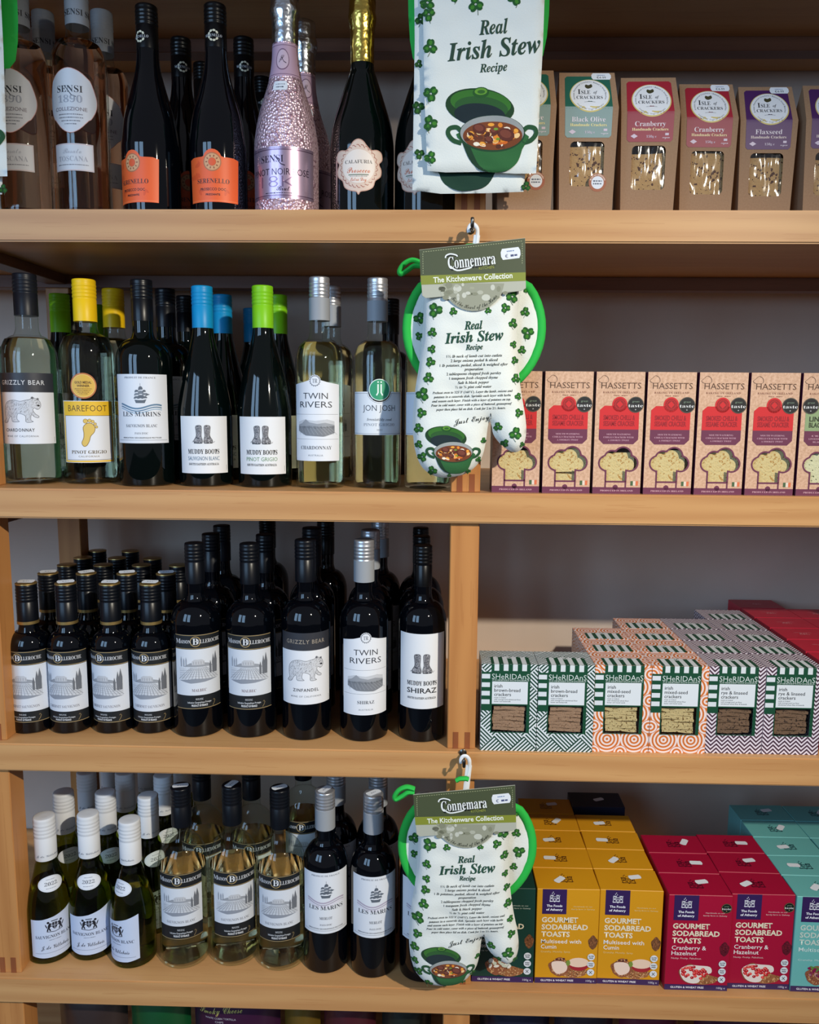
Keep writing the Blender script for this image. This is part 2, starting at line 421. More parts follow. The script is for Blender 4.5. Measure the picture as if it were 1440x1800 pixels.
def bear(A, x, y, k):
    body = catmull([(-48, -6), (-46, 12), (-36, 24), (-18, 28), (0, 25), (14, 28), (24, 30), (30, 34), (36, 33), (42, 30), (48, 24), (50, 14), (46, 6), (40, 4), (34, 8), (30, 2),
            (36, -8), (44, -14), (42, -18), (34, -16), (26, -10), (24, -24), (30, -28), (20, -30), (12, -28), (12, -14), (2, -8), (-8, -8), (-10, -22), (-4, -28), (-16, -29), (-24, -27), (-26, -14), (-34, -20), (-40, -30), (-50, -31), (-52, -27), (-46, -20)], 3)
    B_ = T_(body, x, y, k); A.poly(B_, (206, 208, 214), 1); A.line(B_, .5, (60, 62, 70), 3, True)
    hatch(A, B_, 210, 2.6 * k, .9, .22, (96, 98, 108), 3); hatch(A, B_, 90, 2.2 * k, 2.2, .22, (70, 72, 80), 4)
    for ex, ey, r in ((30, 34, 3.4), (43, 31, 3.0)): A.ell(x + ex * k, y + ey * k, r * k, None, (110, 112, 120), 2, 10)
    A.ell(x + 44 * k, y + 14 * k, 3.4 * k, 2.6 * k, (30, 30, 36), 4, 10); A.ell(x + 39 * k, y + 21 * k, 1.1 * k, None, (20, 20, 26), 4, 8); A.ell(x + 46 * k, y + 20 * k, 1.0 * k, None, (20, 20, 26), 4, 8)
def boots(A, x, y, k):
    for sx in (-1, 1):
        b = catmull([(-9, 31), (9, 30), (9, 14), (8, -2), (12, -12), (17, -20), (17, -27), (8, -30), (-8, -30), (-13, -26), (-12, -16), (-9, -4), (-10, 12)], 3); cx = x + sx * 15 * k
        P = [(cx + sx * a * k, y + c_ * k) for a, c_ in b]
        A.poly(P, (138, 138, 144), 1); A.line(P, .6, (34, 34, 40), 3, True)
        hatch(A, P, 150, 2.2 * k, .2, .3, (48, 48, 56), 5 + sx); hatch(A, P, 70, 2.2 * k, 1.5, .28, (210, 210, 216), 8 + sx, 4)
        A.line([(cx + sx * q * k, y - 29 * k) for q in (-12, 17)], 3.2 * k, (36, 36, 42), 4)
        A.poly([(cx + sx * q * k, y + v * k) for q, v in ((-5, 29), (5, 29), (6, -2), (9, -12), (0, -14), (-6, -6))], (70, 70, 78), 4)
        for q in range(7): A.line([(cx - 5 * k, y + (25 - 5.4 * q) * k), (cx + 6 * k, y + (23 - 5.4 * q) * k)], .45, (196, 196, 202), 5)
    A.line(T_([(30, -24), (36, -28), (40, -23)], x, y, k), .5, (60, 60, 66), 3); A.line(T_([(-30, -24), (-36, -22), (-38, -27)], x, y, k), .5, (60, 60, 66), 3)
def vineyard(A, x, y, wd, hg):
    h2 = hg / 2; w2 = wd / 2; P = lambda p: [(x + a * w2, y + b * h2) for a, b in p]
    A.poly(P([(-1, .15), (-.6, .22), (-.1, .2), (.5, .22), (1, .1), (1, -.6), (-1, -.6)]), (196, 200, 208), 1)
    A.poly(P([(-.75, .2), (-.4, .42), (.1, .46), (.5, .36), (.7, .18)]), (150, 154, 162), 2)
    A.poly(P([(-.32, .3), (-.32, .52), (-.2, .62), (.16, .62), (.28, .52), (.28, .3)]), (190, 192, 198), 3)
    for q in range(5): A.line(P([(-.24 + q * .12, .34), (-.24 + q * .12, .5)]), .35, (90, 92, 100), 4)
    for q in range(-6, 7): A.line(P([(q * .06, .16), (q * .17, -.55)]), .55, (128, 132, 142), 3)
    for q in range(4): A.line(P([(-.95, -.05 - q * .13), (-.2, .02 - q * .12), (.95, -.1 - q * .12)]), .3, (140, 144, 152), 4)
    for cx, top, rw in ((.74, .85, .07), (.88, 1.0, .09), (.58, .5, .055), (-.86, .8, .035), (-.72, .7, .035), (-.6, .76, .03)):
        c_ = (104, 108, 116) if cx > 0 else (150, 156, 168)
        b_ = -.25 if cx > 0 else .2
        A.poly(P([(cx, top), (cx - rw, (top + b_) / 2 + .1), (cx - rw * .8, b_), (cx + rw * .8, b_), (cx + rw, (top + b_) / 2 + .1)]), c_, 5)
    A.poly(P([(-1, -.62), (-.2, -.5), (1, -.6), (.3, -.72), (-.4, -.78)]), (140, 146, 158), 2)
def landscape(A, x, y, wd, hg):
    w2, h2 = wd / 2, hg / 2; P = lambda p: [(x + a * w2, y + b * h2) for a, b in p]
    A.poly(P([(-1, .5), (-.6, .72), (0, .6), (.6, .75), (1, .55), (1, -.6), (.5, -.95), (-.5, -.85), (-1, -.4)]), (196, 199, 206), 1)
    A.poly(P([(-1, .2), (-.75, .35), (-.5, .75), (-.3, .45), (.1, .3), (.5, .42), (1, .2), (1, -.2), (-1, -.1)]), (150, 154, 162), 2)
    A.poly(P([(-1, 0), (-.3, .12), (.4, .02), (1, .12), (1, -.6), (.4, -.95), (-.5, -.85), (-1, -.4)]), (122, 126, 134), 3)
    for q in range(11): A.line(P([(-.95 + q * .16, .05), (-1 + q * .2 + .15, -.75)]), .4, (168, 172, 178), 4)
    for q in range(7): A.line(P([(-.9 + q * .3, -.2), (-.9 + q * .3, .1)]), .4, (70, 74, 80), 5)
    A.line(P([(-1, .02), (0, -.08), (1, 0)]), .35, (80, 84, 90), 5)
def ship(A, x, y, k, c):
    A.poly(T_([(-13, -14), (-10, -22), (10, -22), (14, -13), (6, -15), (-4, -15)], x, y, k), c, 2)
    for px_, w_, h_, b_ in ((-8, 8, 22, -13), (1, 9, 30, -13), (9, 7, 22, -13)):
        for q in range(3):
            yy = b_ + h_ * q / 3; ww = w_ * (1 - q * .2)
            A.poly(catmull(T_([(px_ - ww * .8, yy + 1), (px_ - ww * .5, yy + h_ / 3.4), (px_ + ww * .6, yy + h_ / 3.2), (px_ + ww, yy + 3), (px_, yy + 2.2)], x, y, k), 3), c if q % 2 == 0 else tuple(min(255, v + 26) for v in c), 3 + q)
    A.line(T_([(1, 16), (1, 24)], x, y, k), .4, c, 3); A.poly(T_([(12, -6), (22, -2), (13, 2)], x, y, k), c, 2)
def wave(A, x, y, wd, c, k=1.0):
    for q, (o, t_) in enumerate(((0, 2.4), (-3.6, 1.7), (-6.6, 1.2))):
        P = [(x + wd * (u / 16 - .5), y + (o + 3.4 * math.cos(u / 16 * 6.6 + .5) - u * .12) * k) for u in range(17)]
        A.line(P, t_ * k, c if q < 2 else tuple(min(255, v + 40) for v in c), 1)
def castle(A, x, y, k, c, L=3, wl=1.5):
    ln = lambda p, cl=False: A.line(T_(p, x, y, k), wl * k, c, L, cl)
    for q in (-1, 1):
        ln([(q * 14, -9), (q * 14, 11)]); ln([(q * 6, -7), (q * 6, 7)])
        for d in (0, 1, 2): A.rect(x + (q * 10 - 5 + d * 4) * k, y + 7 * k, x + (q * 10 - 3 + d * 4 + .6) * k, y + 11 * k, c, L)
        A.rect(x + (q * 10 - 1.6) * k, y - 3 * k, x + (q * 10 + 1.6) * k, y + 3 * k, c, L); ln([(q * 14, 7), (q * 6, 7)])
    ln([(-6, 5), (6, 5)]); A.rect(x - 6 * k, y + 4 * k, x + 6 * k, y + 6.4 * k, c, L); ln([(-3, -8), (-3, -2), (0, 1), (3, -2), (3, -8)])
    A.poly(T_([(-17, -9), (17, -9), (14, -12), (3, -11), (0, -13.5), (-3, -11), (-14, -12)], x, y, k), c, L)
    for a, b in ((-8, 16), (-2, 14), (-5, 20)): A.ell(x + a * k, y + b * k, 1.5 * k, None, c, L, 6)
G1, G2, G3 = (30, 84, 36), (62, 128, 40), (104, 160, 60)
def shamrock(A, x, y, r, rot, L=2, dk=1.0):
    c1, c2 = tuple(v * dk for v in G1), tuple(v * dk for v in G2)
    A.line([(x, y), (x + r * .45 * math.cos(rot - 1.2), y + r * .6), (x + r * .35 * math.cos(rot), y + r * 1.25)], r * .07, (70, 92, 60), L)
    for q in range(3):
        a = rot + q * 2.094; cx, cy = x + math.cos(a) * r * .52, y + math.sin(a) * r * .52
        for sg in (-1, 1): A.ell(cx - math.sin(a) * r * .2 * sg, cy + math.cos(a) * r * .2 * sg, r * .46, r * .33, c1, L + 1, 10, a)
        A.ell(cx + math.cos(a) * r * .04, cy, r * .30, r * .24, c2, L + 2, 8, a)
def stew_pot(A, x, y, k):
    """casserole with its lid leaning behind; drawn in units of the towel, y down"""
    E = lambda a, b, rx, ry, c, L, sg=30, rot=0: A.ell(x + a * k, y + b * k, rx * k, ry * k, c, L, sg, rot)
    Y_ = lambda p: [(x + a * k, y + b * k) for a, b in p]
    E(-85, -170, 232, 118, (28, 62, 34), 2, 36, .12); E(-80, -195, 205, 84, (52, 110, 40), 3, 36, .10); E(-75, -165, 180, 72, (40, 86, 42), 4, 36, .1)
    E(-85, -120, 172, 72, (24, 40, 46), 5, 34, .08)
    E(-80, -262, 55, 34, (34, 84, 36), 5, 20); E(-80, -268, 42, 22, (96, 150, 50), 6, 18); E(-78, -266, 26, 12, (48, 98, 40), 7, 14)
    A.poly(catmull(Y_([(-215, -10), (-190, 70), (-150, 160), (-90, 225), (0, 245), (100, 238), (170, 190), (205, 100), (220, 0)]), 4), (44, 100, 54), 6)
    A.poly(catmull(Y_([(-215, 0), (-190, 80), (-150, 165), (-90, 225), (-20, 243), (-80, 205), (-120, 140), (-150, 70), (-160, 30)]), 3), (26, 58, 38), 7)
    for sg in (-1, 1):
        A.line(catmull([(x + sg * q * k, y + b * k) for q, b in ((205, 60), (262, 42), (296, 0), (285, -34), (240, -42), (212, -20))], 4, False), 30 * k, (34, 78, 46), 6)
    E(0, 0, 222, 118, (30, 66, 42), 8, 40); E(0, -6, 214, 110, (150, 154, 154), 9, 40); E(4, 14, 200, 92, (118, 62, 34), 10, 40)
    r = random.Random(11)
    for q in range(64):
        a = r.uniform(0, 6.28); d = math.sqrt(r.random()); bx, by = 4 + 176 * d * math.cos(a), 14 + 74 * d * math.sin(a)
        c = r.choice([(222, 132, 44), (232, 160, 60), (238, 226, 206), (84, 42, 32), (100, 52, 36), (206, 102, 36), (240, 200, 140)])
        E(bx, by, r.uniform(14, 27), r.uniform(9, 16), c, 11 + q % 5, 8, r.uniform(-.6, .6))
    for bx, by, s_ in ((-85, -30, 46), (95, 8, 58), (-20, 40, 30), (10, -15, 26)):
        E(bx, by, s_, s_ * .72, (92, 44, 36), 17, 12, .3); E(bx - 4, by - 5, s_ * .7, s_ * .45, (118, 62, 48), 18, 10, .3)
    E(25, -28, 16, 9, (110, 150, 50), 19, 8); E(40, 36, 14, 8, (110, 150, 50), 19, 8)
def scrib(A, x, y, w, h, c, seed=0, L=3, rot=0.0):
    # a line of print too small to read: short strokes of uneven length
    r = random.Random(seed); u = -w / 2; cr, sr = math.cos(rot), math.sin(rot)
    while u < w / 2 - h * .3:
        d = min(r.uniform(.5, 1.5) * h, w / 2 - u); k = h * r.uniform(.5, .9)
        A.line([(x + a * cr - k * r.uniform(-.1, .1) * sr, y + a * sr) for a in (u, u + d)], k, c, L); u += d + h * r.uniform(.25, .6)
def sticker(A, x, y, wd, hg, tx, rot=0, L=4):
    cr, sr = math.cos(rot), math.sin(rot)
    p = [(-.5, -.2), (-.42, -.5), (.42, -.5), (.5, -.2), (.5, .2), (.42, .5), (-.42, .5), (-.5, .2)]
    A.poly([(x + a * wd * cr - b * hg * sr, y + a * wd * sr + b * hg * cr) for a, b in p], (226, 230, 236), L)
    if tx: A.text(tx, x, y - A.fl * hg * .14, hg * .34, (40, 44, 56), 'sans', w=wd * .6, rot=rot * A.fl, L=L + 1, off=.01)

# ------------------------------------------------------------------ bottles
def bordeaux(R, full, rn, nb, top):
    p = [(R * .8, 0.0), (R - .003, .0006), (R - .0008, .002), (R, .006), (R, full * .5), (R, full)]
    for k in range(1, 8):
        a = math.radians(k * 10.5); p.append((rn + (R - rn) * math.cos(a), full + (nb - full) * math.sin(a)))
    p += [(rn + (R - rn) * .16, nb - .001), (rn + (R - rn) * .07, nb + .003), (rn + .0003, nb + .008), (rn, nb + .012), (rn, top)]
    return p
def sloped(R, pts, top):
    q = catmull([(R, pts[0][1] - .03)] + pts + [(pts[-1][0], top)], 4, False)
    return [(R * .8, 0.0), (R - .003, .0006), (R - .0008, .002), (R, .006)] + [tuple(v) for v in q]
def screw_cap(name, r, z0, z1, mat, plain_top=False):
    h = z1 - z0; p = [(r * .6, z0), (r, z0), (r, z0 + h * .52), (r * .97, z0 + h * .53)]
    n = 4
    for k in range(n):
        a = z0 + h * (.56 + .085 * k); p += [(r * .985, a), (r * 1.02, a + h * .02), (r * 1.02, a + h * .05), (r * .985, a + h * .07)]
    p += [(r, z1 - h * .07), (r, z1 - h * .025), (r * .95, z1 - h * .005), (r * .88, z1), (r * .3, z1 - .0003)]
    return lathe(name, p, mat, 36, 50)
def foil_cap(name, prof, mat):
    me = lathe(name, prof, mat, 36, 60)
    for v in me.vertices:
        a = math.atan2(v.co.x, -v.co.y); k = .0011 * noise.noise(Vector((math.cos(a) * 3.2, math.sin(a) * 3.2, v.co.z * 130))) * (2.0 if v.co.z > prof[len(prof) // 2][1] else .25)
        r = math.hypot(v.co.x, v.co.y)
        if r > .004: v.co.x *= 1 + k / r; v.co.y *= 1 + k / r
    return me
class BT:
    """a kind of bottle: (part name, mesh, part label, sub-parts)"""
    def __init__(s): s.parts = []
    def add(s, name, mesh, label=None, sub=()): s.parts.append((name, mesh, label, sub)); return s
    def place(s, name, label, group, x, y, z, yaw=0.0, skip=(), cat='wine bottle', extra=()):
        e = empty(name, (x, y, z), math.radians(yaw)); tag(e, label, cat, group)
        for nm, me, lb, sub in list(s.parts) + list(extra):
            if nm in skip: continue
            o = obj(nm, me, e)
            if lb: o['label'] = lb
            for n2, m2 in sub: obj(n2, m2, o)
        return e
def lab_rect(A, R, half, v0, v1, c=WH, L=0):
    u = R * 1000 * math.radians(half); A.rect(-u, v0, u, v1, c, L); return u

def bt_glass(prof, glass, wine_mat=None, level=None):
    b = BT(); b.prof = prof; b.add('bottle_glass', lathe('bottle_glass', prof, glass))
    if wine_mat:
        q = [(max(r - .0028, .002), z + .006) for r, z in prof if z < level - .008]
        rr = max(np.interp(level, [z for r, z in prof], [r for r, z in prof]) - .0028, .002)
        q += [(rr, level), (rr * .5, level - .0004)]
        b.add('wine', lathe('wine', q, wine_mat))
    return b
K = BT; TY = {}
# --- rose with shield label
p = bordeaux(.0376, .205, .0153, .237, .30); b = bt_glass(p, 'clear_glass', 'rose_wine', .236)
b.add('screw_cap', screw_cap('screw_cap', .0160, .256, .316, 'cap_grey'))
A = Art(); A.text('SENSI SENSI SENSI', 0, 271, 7.5, INK, 'serif', w=92, off=-.006); b.add('cap_print', A.mesh('cap_print', on_cyl(.01605), 'label_print', 3))
A = Art(); sh = catmull([(0, 190), (14, 186), (25, 178), (29, 174), (34, 162), (37, 150), (35, 138), (28, 126), (24, 123), (12, 111), (0, 106), (-12, 111), (-24, 123), (-28, 126), (-35, 138), (-37, 150), (-34, 162), (-29, 174), (-25, 178), (-14, 186)], 3)
A.poly(sh, (206, 208, 214), 0); A.line(sh, .8, (206, 150, 140), 1, True)
A.text('SENSI', 0, 163, 8.5, (40, 42, 52), 'serif', w=36, off=-.006); A.line([(-6, 167), (3, 155), (9, 153)], 1.0, (40, 42, 52), 3); A.text('1890', 0, 150, 9, (156, 160, 172), 'serif', w=34, off=-.006)
A.text('COLLEZIONE', 0, 137, 4.6, (128, 120, 128), 'sans', w=46, off=.01)
for q in range(4): scrib(A, 0, 130 - q * 4.2, (34, 34, 26, 16)[q], 1.5, (100, 100, 110), q)
A.rect(-29, 56, 29, 92, (204, 206, 212), 0); A.line([(-28, 57), (28, 57), (28, 91), (-28, 91)], .6, (206, 150, 140), 1, True)
A.text('Rosato', 0, 82, 6, (170, 172, 182), 'script', w=26); A.text('TOSCANA', 0, 72, 6.5, (160, 162, 172), 'serif', w=42, off=-.006); scrib(A, 0, 64, 44, 1.4, (110, 110, 120), 8)
b.add('front_label', A.mesh('front_label', on_cyl(.0376), 'label_print', 4)); TY['rose'] = b
# --- prosecco, orange label
p = sloped(.0403, [(.0403, .092), (.0392, .104), (.0345, .137), (.0250, .170), (.0186, .194), (.0157, .212), (.0149, .229)], .25); b = bt_glass(p, 'black_glass')
b.add('screw_cap', screw_cap('screw_cap', .0152, .226, .284, 'cap_black'))
A = Art()
A.text('SERENELLO', 0, 240, 3.4, (214, 214, 216), 'serif', w=24, off=-.01); A.text('SERENELLO', 48, 240, 3.4, (214, 214, 216), 'serif', w=24, off=-.01)
for q in range(9):
    a = q * .698
    if abs(math.sin(a)) > .3: A.ell(6.4 * math.cos(a), 240 + 6.4 * math.sin(a), 1.5, 2.2, (226, 218, 190), 2, 8, a)
b.add('cap_print', A.mesh('cap_print', on_cyl(.01522), 'label_print', 3))
A = Art(); OR = (238, 96, 36)
lp = [(-36, 14), (36, 14), (38, 72)] + [(u, 74 + 0 * u) for u in (30, 15)] + [(13 * math.cos(a), 71 + 13 * math.sin(a)) for a in np.linspace(.3, math.pi - .3, 9)] + [(-15, 74), (-30, 74), (-38, 72)]
A.poly(lp, OR, 0); A.line([(-35, 16), (35, 16)], .6, (255, 140, 80), 1)
A.ell(0, 67, 12.5, None, (176, 108, 66), 1, 26); A.ring(0, 67, 5.5, 11, (214, 160, 112), 2); A.ell(0, 67, 5.2, None, (226, 88, 36), 3, 16)
for q in range(10): A.ell(8 * math.cos(q * .628), 67 + 8 * math.sin(q * .628), 1.6, 1.0, (150, 86, 52), 4, 6, q * .628)
for q in range(9):
    a = rnd.uniform(0, 6.28); x_, y_ = rnd.uniform(16, 34) * rnd.choice((-1, 1)), rnd.uniform(24, 66)
    A.ell(x_, y_, 4.5, 1.8, (222, 82, 30), 1, 8, a); A.ell(x_ + 3, y_ + 2, 3.5, 1.5, (222, 82, 30), 1, 8, a + 1)
A.text('SERENELLO', 0, 42, 6, (52, 34, 40), 'serif', w=46, off=-.008); A.text('PROSECCO DOC', 0, 31, 3.4, (40, 28, 34), 'sans', w=36, off=.012); A.text('FRIZZANTE', 0, 24, 2.4, (40, 28, 34), 'bold', w=20)
b.add('front_label', A.mesh('front_label', on_cyl(.0403), 'label_print', 4)); TY['prosecco'] = b
# --- pink glitter sparkling
p = sloped(.0450, [(.0450, .090), (.0434, .110), (.0368, .142), (.0250, .178), (.0195, .204), (.0178, .228)], .26); b = BT()
b.add('bottle_body', lathe('bottle_body', p, 'pink_glitter', 48))
b.add('foil_wrap', foil_cap('foil_wrap', [(.0184, .231), (.0184, .250), (.0186, .264), (.0205, .270), (.0212, .274), (.0200, .280), (.0190, .288), (.0188, .300), (.0180, .306), (.0120, .309), (.003, .310)], 'foil_silver'))
A = Art(); A.rect(-36, 184, 36, 229, (190, 156, 176), 0); A.ring(0, 207, 13, 14.5, (120, 88, 112), 1); A.ell(0, 207, 13, None, (206, 178, 192), 1); A.line([(-7, 203), (-2, 210), (3, 204), (8, 202)], 1.2, (74, 56, 72), 2)
A.text('S', -1, 209, 7, (74, 56, 72), 'script'); A.line([(-36, 226), (36, 226)], .8, (120, 88, 112), 1); A.line([(-36, 187), (36, 187)], .8, (120, 88, 112), 1)
b.add('neck_label', A.mesh('neck_label', on_prof(p), 'label_print', 3))
A = Art(); sticker(A, -2, 170, 22, 13, ''); scrib(A, -2, 172, 14, 1.6, (110, 116, 130), 3, 5); scrib(A, -2, 168, 12, 2.2, (90, 96, 110), 4, 5); b.add('price_sticker', A.mesh('price_sticker', on_prof(p), 'label_print', 3))
A = Art(); u = lab_rect(A, .045, 66, 18, 86, (186, 160, 182)); 
for v in (82, 22): A.line([(-u, v), (u, v)], 1.6, (126, 100, 124), 1)
for q in range(-26, 27): A.ell(q * 2, 84.4, .7, None, (126, 100, 124), 1, 6); A.ell(q * 2, 19.6, .7, None, (126, 100, 124), 1, 6)
A.text('SENSI', -12, 70, 9, (62, 48, 66), 'serif', w=34, off=-.01); A.line([(-8, 75), (1, 63), (7, 61)], 1.2, (62, 48, 66), 3)
A.text('PINOT NOIR ROSÉ', -2, 53, 8.5, (58, 44, 62), 'sans', w=88, off=-.005); A.text('18K', -4, 40, 15, (132, 106, 134), 'sans', w=50, off=-.02, L=2); A.text('Brut', 4, 31, 6, (58, 44, 62), 'script', w=18); scrib(A, 0, 25, 44, 1.5, (58, 44, 62), 9)
b.add('front_label', A.mesh('front_label', on_cyl(.0452), 'foil_print', 4)); TY['pink'] = b
# --- prosecco, ornate label, gold foil
p = sloped(.0449, [(.0449, .092), (.0436, .110), (.0398, .130), (.0297, .161), (.0206, .188), (.0160, .206)], .26); b = bt_glass(p, 'green_black_glass')
b.add('foil_wrap', foil_cap('foil_wrap', [(.0165, .206), (.0166, .225), (.0168, .245), (.0172, .254), (.0192, .262), (.0198, .267), (.0186, .274), (.0180, .288), (.0178, .300), (.0168, .306), (.003, .309)], 'foil_gold'))
A = Art(); oc = [(600, 735), (622, 745), (640, 770), (662, 792), (690, 788), (715, 800), (720, 835), (702, 860), (715, 890), (710, 925), (682, 950), (670, 985), (640, 1005), (610, 1012), (600, 1028), (590, 1012), (560, 1005), (530, 985), (518, 950), (490, 925), (485, 890), (498, 860), (480, 835), (485, 800), (510, 788), (538, 792), (560, 770), (578, 745)]
out_ = catmull([((x_ - 600) * .285, 95 - (y_ - 735) * .2457) for x_, y_ in oc], 3)
A.poly(out_, (222, 196, 178), 0); A.line(out_, 1.2, (196, 150, 130), 1, True); A.ell(0, 60, 23, 22, (236, 222, 210), 1, 26)
for q in range(26):
    a = q / 26 * 6.283; A.line([(24.5 * math.cos(a), 60 + 25 * math.sin(a)), (27.5 * math.cos(a + .12), 60 + 28 * math.sin(a + .12)), (25 * math.cos(a + .22), 60 + 28 * math.sin(a + .22))], .9, (168, 96, 76), 2)
A.text('CALAFURIA', 0, 66, 4.6, (96, 86, 80), 'serif', w=38, off=-.006); A.text('Prosecco', 0, 55, 7, (206, 104, 62), 'script', w=32); A.rect(-14, 48.4, 14, 49.6, (90, 110, 90), 2); A.text('Extra Dry', 0, 43, 4.6, (206, 104, 62), 'script', w=22)
scrib(A, 0, 47, 24, .9, (90, 90, 90), 5)
b.add('front_label', A.mesh('front_label', on_cyl(.0449), 'label_print', 4)); TY['ornate'] = b
# --- chardonnay, bear label (clear glass) / zinfandel, bear label (dark glass)
def bear_label(R, half, v0, vm, v1, name, sub, dark, yw):
    A = Art(); u = lab_rect(A, R, half, v0, vm); lab_rect(A, R, half, vm, v1, (46, 48, 56), 0); A.line([(-u, vm), (u, vm)], .6, (110, 112, 118), 1)
    A.text('GRIZZLY BEAR', 0, (vm + v1) / 2, 6.5 if not dark else 6, (206, 206, 208) if not dark else (150, 140, 128), 'sans', w=66 if not dark else 62, off=.01, sp=1.15)
    bear(A, -2 if not dark else 0, v0 + (vm - v0) * .64, .56); A.text(name, -6 if not dark else 0, v0 + (vm - v0) * .27, 4.6, (40, 42, 50), 'sans', w=44 if not dark else 40, off=.012, sp=1.2)
    A.text(sub, -3 if not dark else 0, v0 + (vm - v0) * .15, 2.6, (110, 114, 124), 'sans', w=48, sp=1.2); A.rect(u - 3, v0 + 2, u - 2.4, v0 + 10, GR, 1)
    return A.mesh('front_label', on_cyl(R), 'label_print', 4)
p = bordeaux(.0410, .184, .0160, .222, .30); b = bt_glass(p, 'clear_glass', 'pale_wine', .218); b.add('screw_cap', screw_cap('screw_cap', .0169, .250, .311, 'cap_slate'))
b.add('front_label', bear_label(.0410, 68, 61, 137, 165, 'CHARDONNAY', 'WINE OF CALIFORNIA', False, 8)); TY['bear_white'] = b
p = bordeaux(.0379, .178, .0135, .214, .30); b = bt_glass(p, 'black_glass'); b.add('screw_cap', screw_cap('screw_cap', .0159, .241, .305, 'cap_navy'))
b.add('front_label', bear_label(.0379, 66, 58, 142, 169, 'ZINFANDEL', 'WINE OF CALIFORNIA', True, 0)); TY['bear_red'] = b
# --- pinot grigio, yellow label with a footprint
p = bordeaux(.0400, .192, .0165, .226, .30); b = bt_glass(p, 'clear_glass', 'pale_wine', .226); b.add('screw_cap', screw_cap('screw_cap', .0171, .243, .305, 'cap_yellow'))
A = Art(); u = lab_rect(A, .040, 58, 33, 125, WH); YL = (236, 188, 40)
A.line([(-u + 2.2, 35), (u - 2.2, 35), (u - 2.2, 123), (-u + 2.2, 123)], 3.6, YL, 1, True); A.rect(-u + 1, 103, u - 1, 124, YL, 1); A.line([(-u + 4.6, 103), (-u + 4.6, 37.4), (u - 4.6, 37.4), (u - 4.6, 103)], .7, (80, 70, 50), 2, True)
A.text('BAREFOOT', 0, 114, 9, (84, 62, 20), 'sans', w=58, off=-.006, sp=1.05)
ft = catmull([(-13, -20), (-9, -27), (-3, -25), (2, -16), (5, -6), (12, 2), (14, 12), (8, 20), (-2, 20), (-9, 12), (-8, 0), (-9, -10)], 3); FK = .72; A.poly(T_(ft, 0, 77, FK), (222, 188, 96), 1); A.line(T_(ft, 0, 77, FK), .8, (130, 100, 36), 2, True)
for x_, y_, r_ in ((-4, 25, 4.2), (4, 26, 3.2), (10, 24, 2.8), (14.5, 19, 2.5), (17, 13, 2.3)): A.ell(x_ * FK, 77 + y_ * FK, r_ * FK, None, (222, 188, 96), 1, 12); A.ring(x_ * FK, 77 + y_ * FK, r_ * FK, r_ * FK + .5, (130, 100, 36), 2, 12)
A.text('PINOT GRIGIO', 0, 49, 5, (86, 72, 40), 'serif', w=52, off=-.006); A.text('CALIFORNIA', 0, 42.5, 2.6, (130, 120, 100), 'sans', w=30, sp=1.2)
b.add('front_label', A.mesh('front_label', on_cyl(.040), 'label_print', 4))
A = Art(); A.ell(-4, 147, 19, None, (186, 108, 56), 0, 32); A.ell(-4, 147, 16, None, (220, 176, 70), 1, 30); A.ring(-4, 147, 16, 17, (232, 196, 110), 2)
A.text('GOLD MEDAL', -4, 152, 3.6, (92, 62, 20), 'bold', w=24); A.text('WINNER', -4, 147, 3.4, (92, 62, 20), 'bold', w=18)
for q in range(4): scrib(A, -4, 142.5 - q * 2.4, 24 - q * 4, 1.2, (110, 76, 26), q)
b.add('medal_sticker', A.mesh('medal_sticker', on_cyl(.0402), 'label_print', 3)); TY['foot'] = b
# --- ship labels
def ship_label(R, half, v0, v1, name, blue, kind_y):
    A = Art(); u = lab_rect(A, R, half, v0, v1, (222, 226, 234)); h = v1 - v0
    A.text('PRODUIT DE FRANCE', 0, v1 - 5, 2.6, (120, 124, 136), 'serif', w=46, off=-.006); ship(A, 0, v0 + h * .72, .62, (92, 100, 112))
    wave(A, 0, v0 + h * .545, 62, (96, 128, 156) if blue else (176, 166, 186)); A.text('LES MARINS', 0, v0 + h * .425, 6.6, (52, 56, 68), 'serif', w=57, off=-.006)
    A.text(name, 0, v0 + h * .255, 4.4, (88, 92, 104), 'serif', w=46 if len(name) > 8 else 20, off=-.006); A.text("PAYS D'OC", 0, v0 + h * .145, 2.8, (110, 114, 126), 'serif', w=19, off=-.006)
    A.text('INDICATION GEOGRAPHIQUE PROTEGEE', 0, v0 + h * .08, 1.9, (70, 74, 86), 'sans', w=58, off=.01); A.line([(-u + 3, v0 + h * .045), (u - 3, v0 + h * .045)], .5, (120, 124, 136), 1)
    return A.mesh('front_label', on_cyl(R), 'label_print', 4)
p = bordeaux(.0405, .183, .0148, .217, .295); b = bt_glass(p, 'green_black_glass'); b.add('screw_cap', screw_cap('screw_cap', .0155, .242, .302, 'cap_navy')); b.add('front_label', ship_label(.0405, 60, 64, 164, 'SAUVIGNON BLANC', True, 0)); TY['ship_white'] = b
p = bordeaux(.0365, .162, .0137, .205, .285); b = bt_glass(p, 'black_glass'); b.add('screw_cap', screw_cap('screw_cap', .0157, .230, .291, 'cap_silver'))
b.add('cap_sleeve', lathe('cap_sleeve', [(.0150, .229), (.0160, .2292), (.0160, .262), (.0155, .2622)], 'cap_grey')); b.add('front_label', ship_label(.0365, 64, 70, 172, 'MERLOT', False, 0)); TY['ship_red'] = b
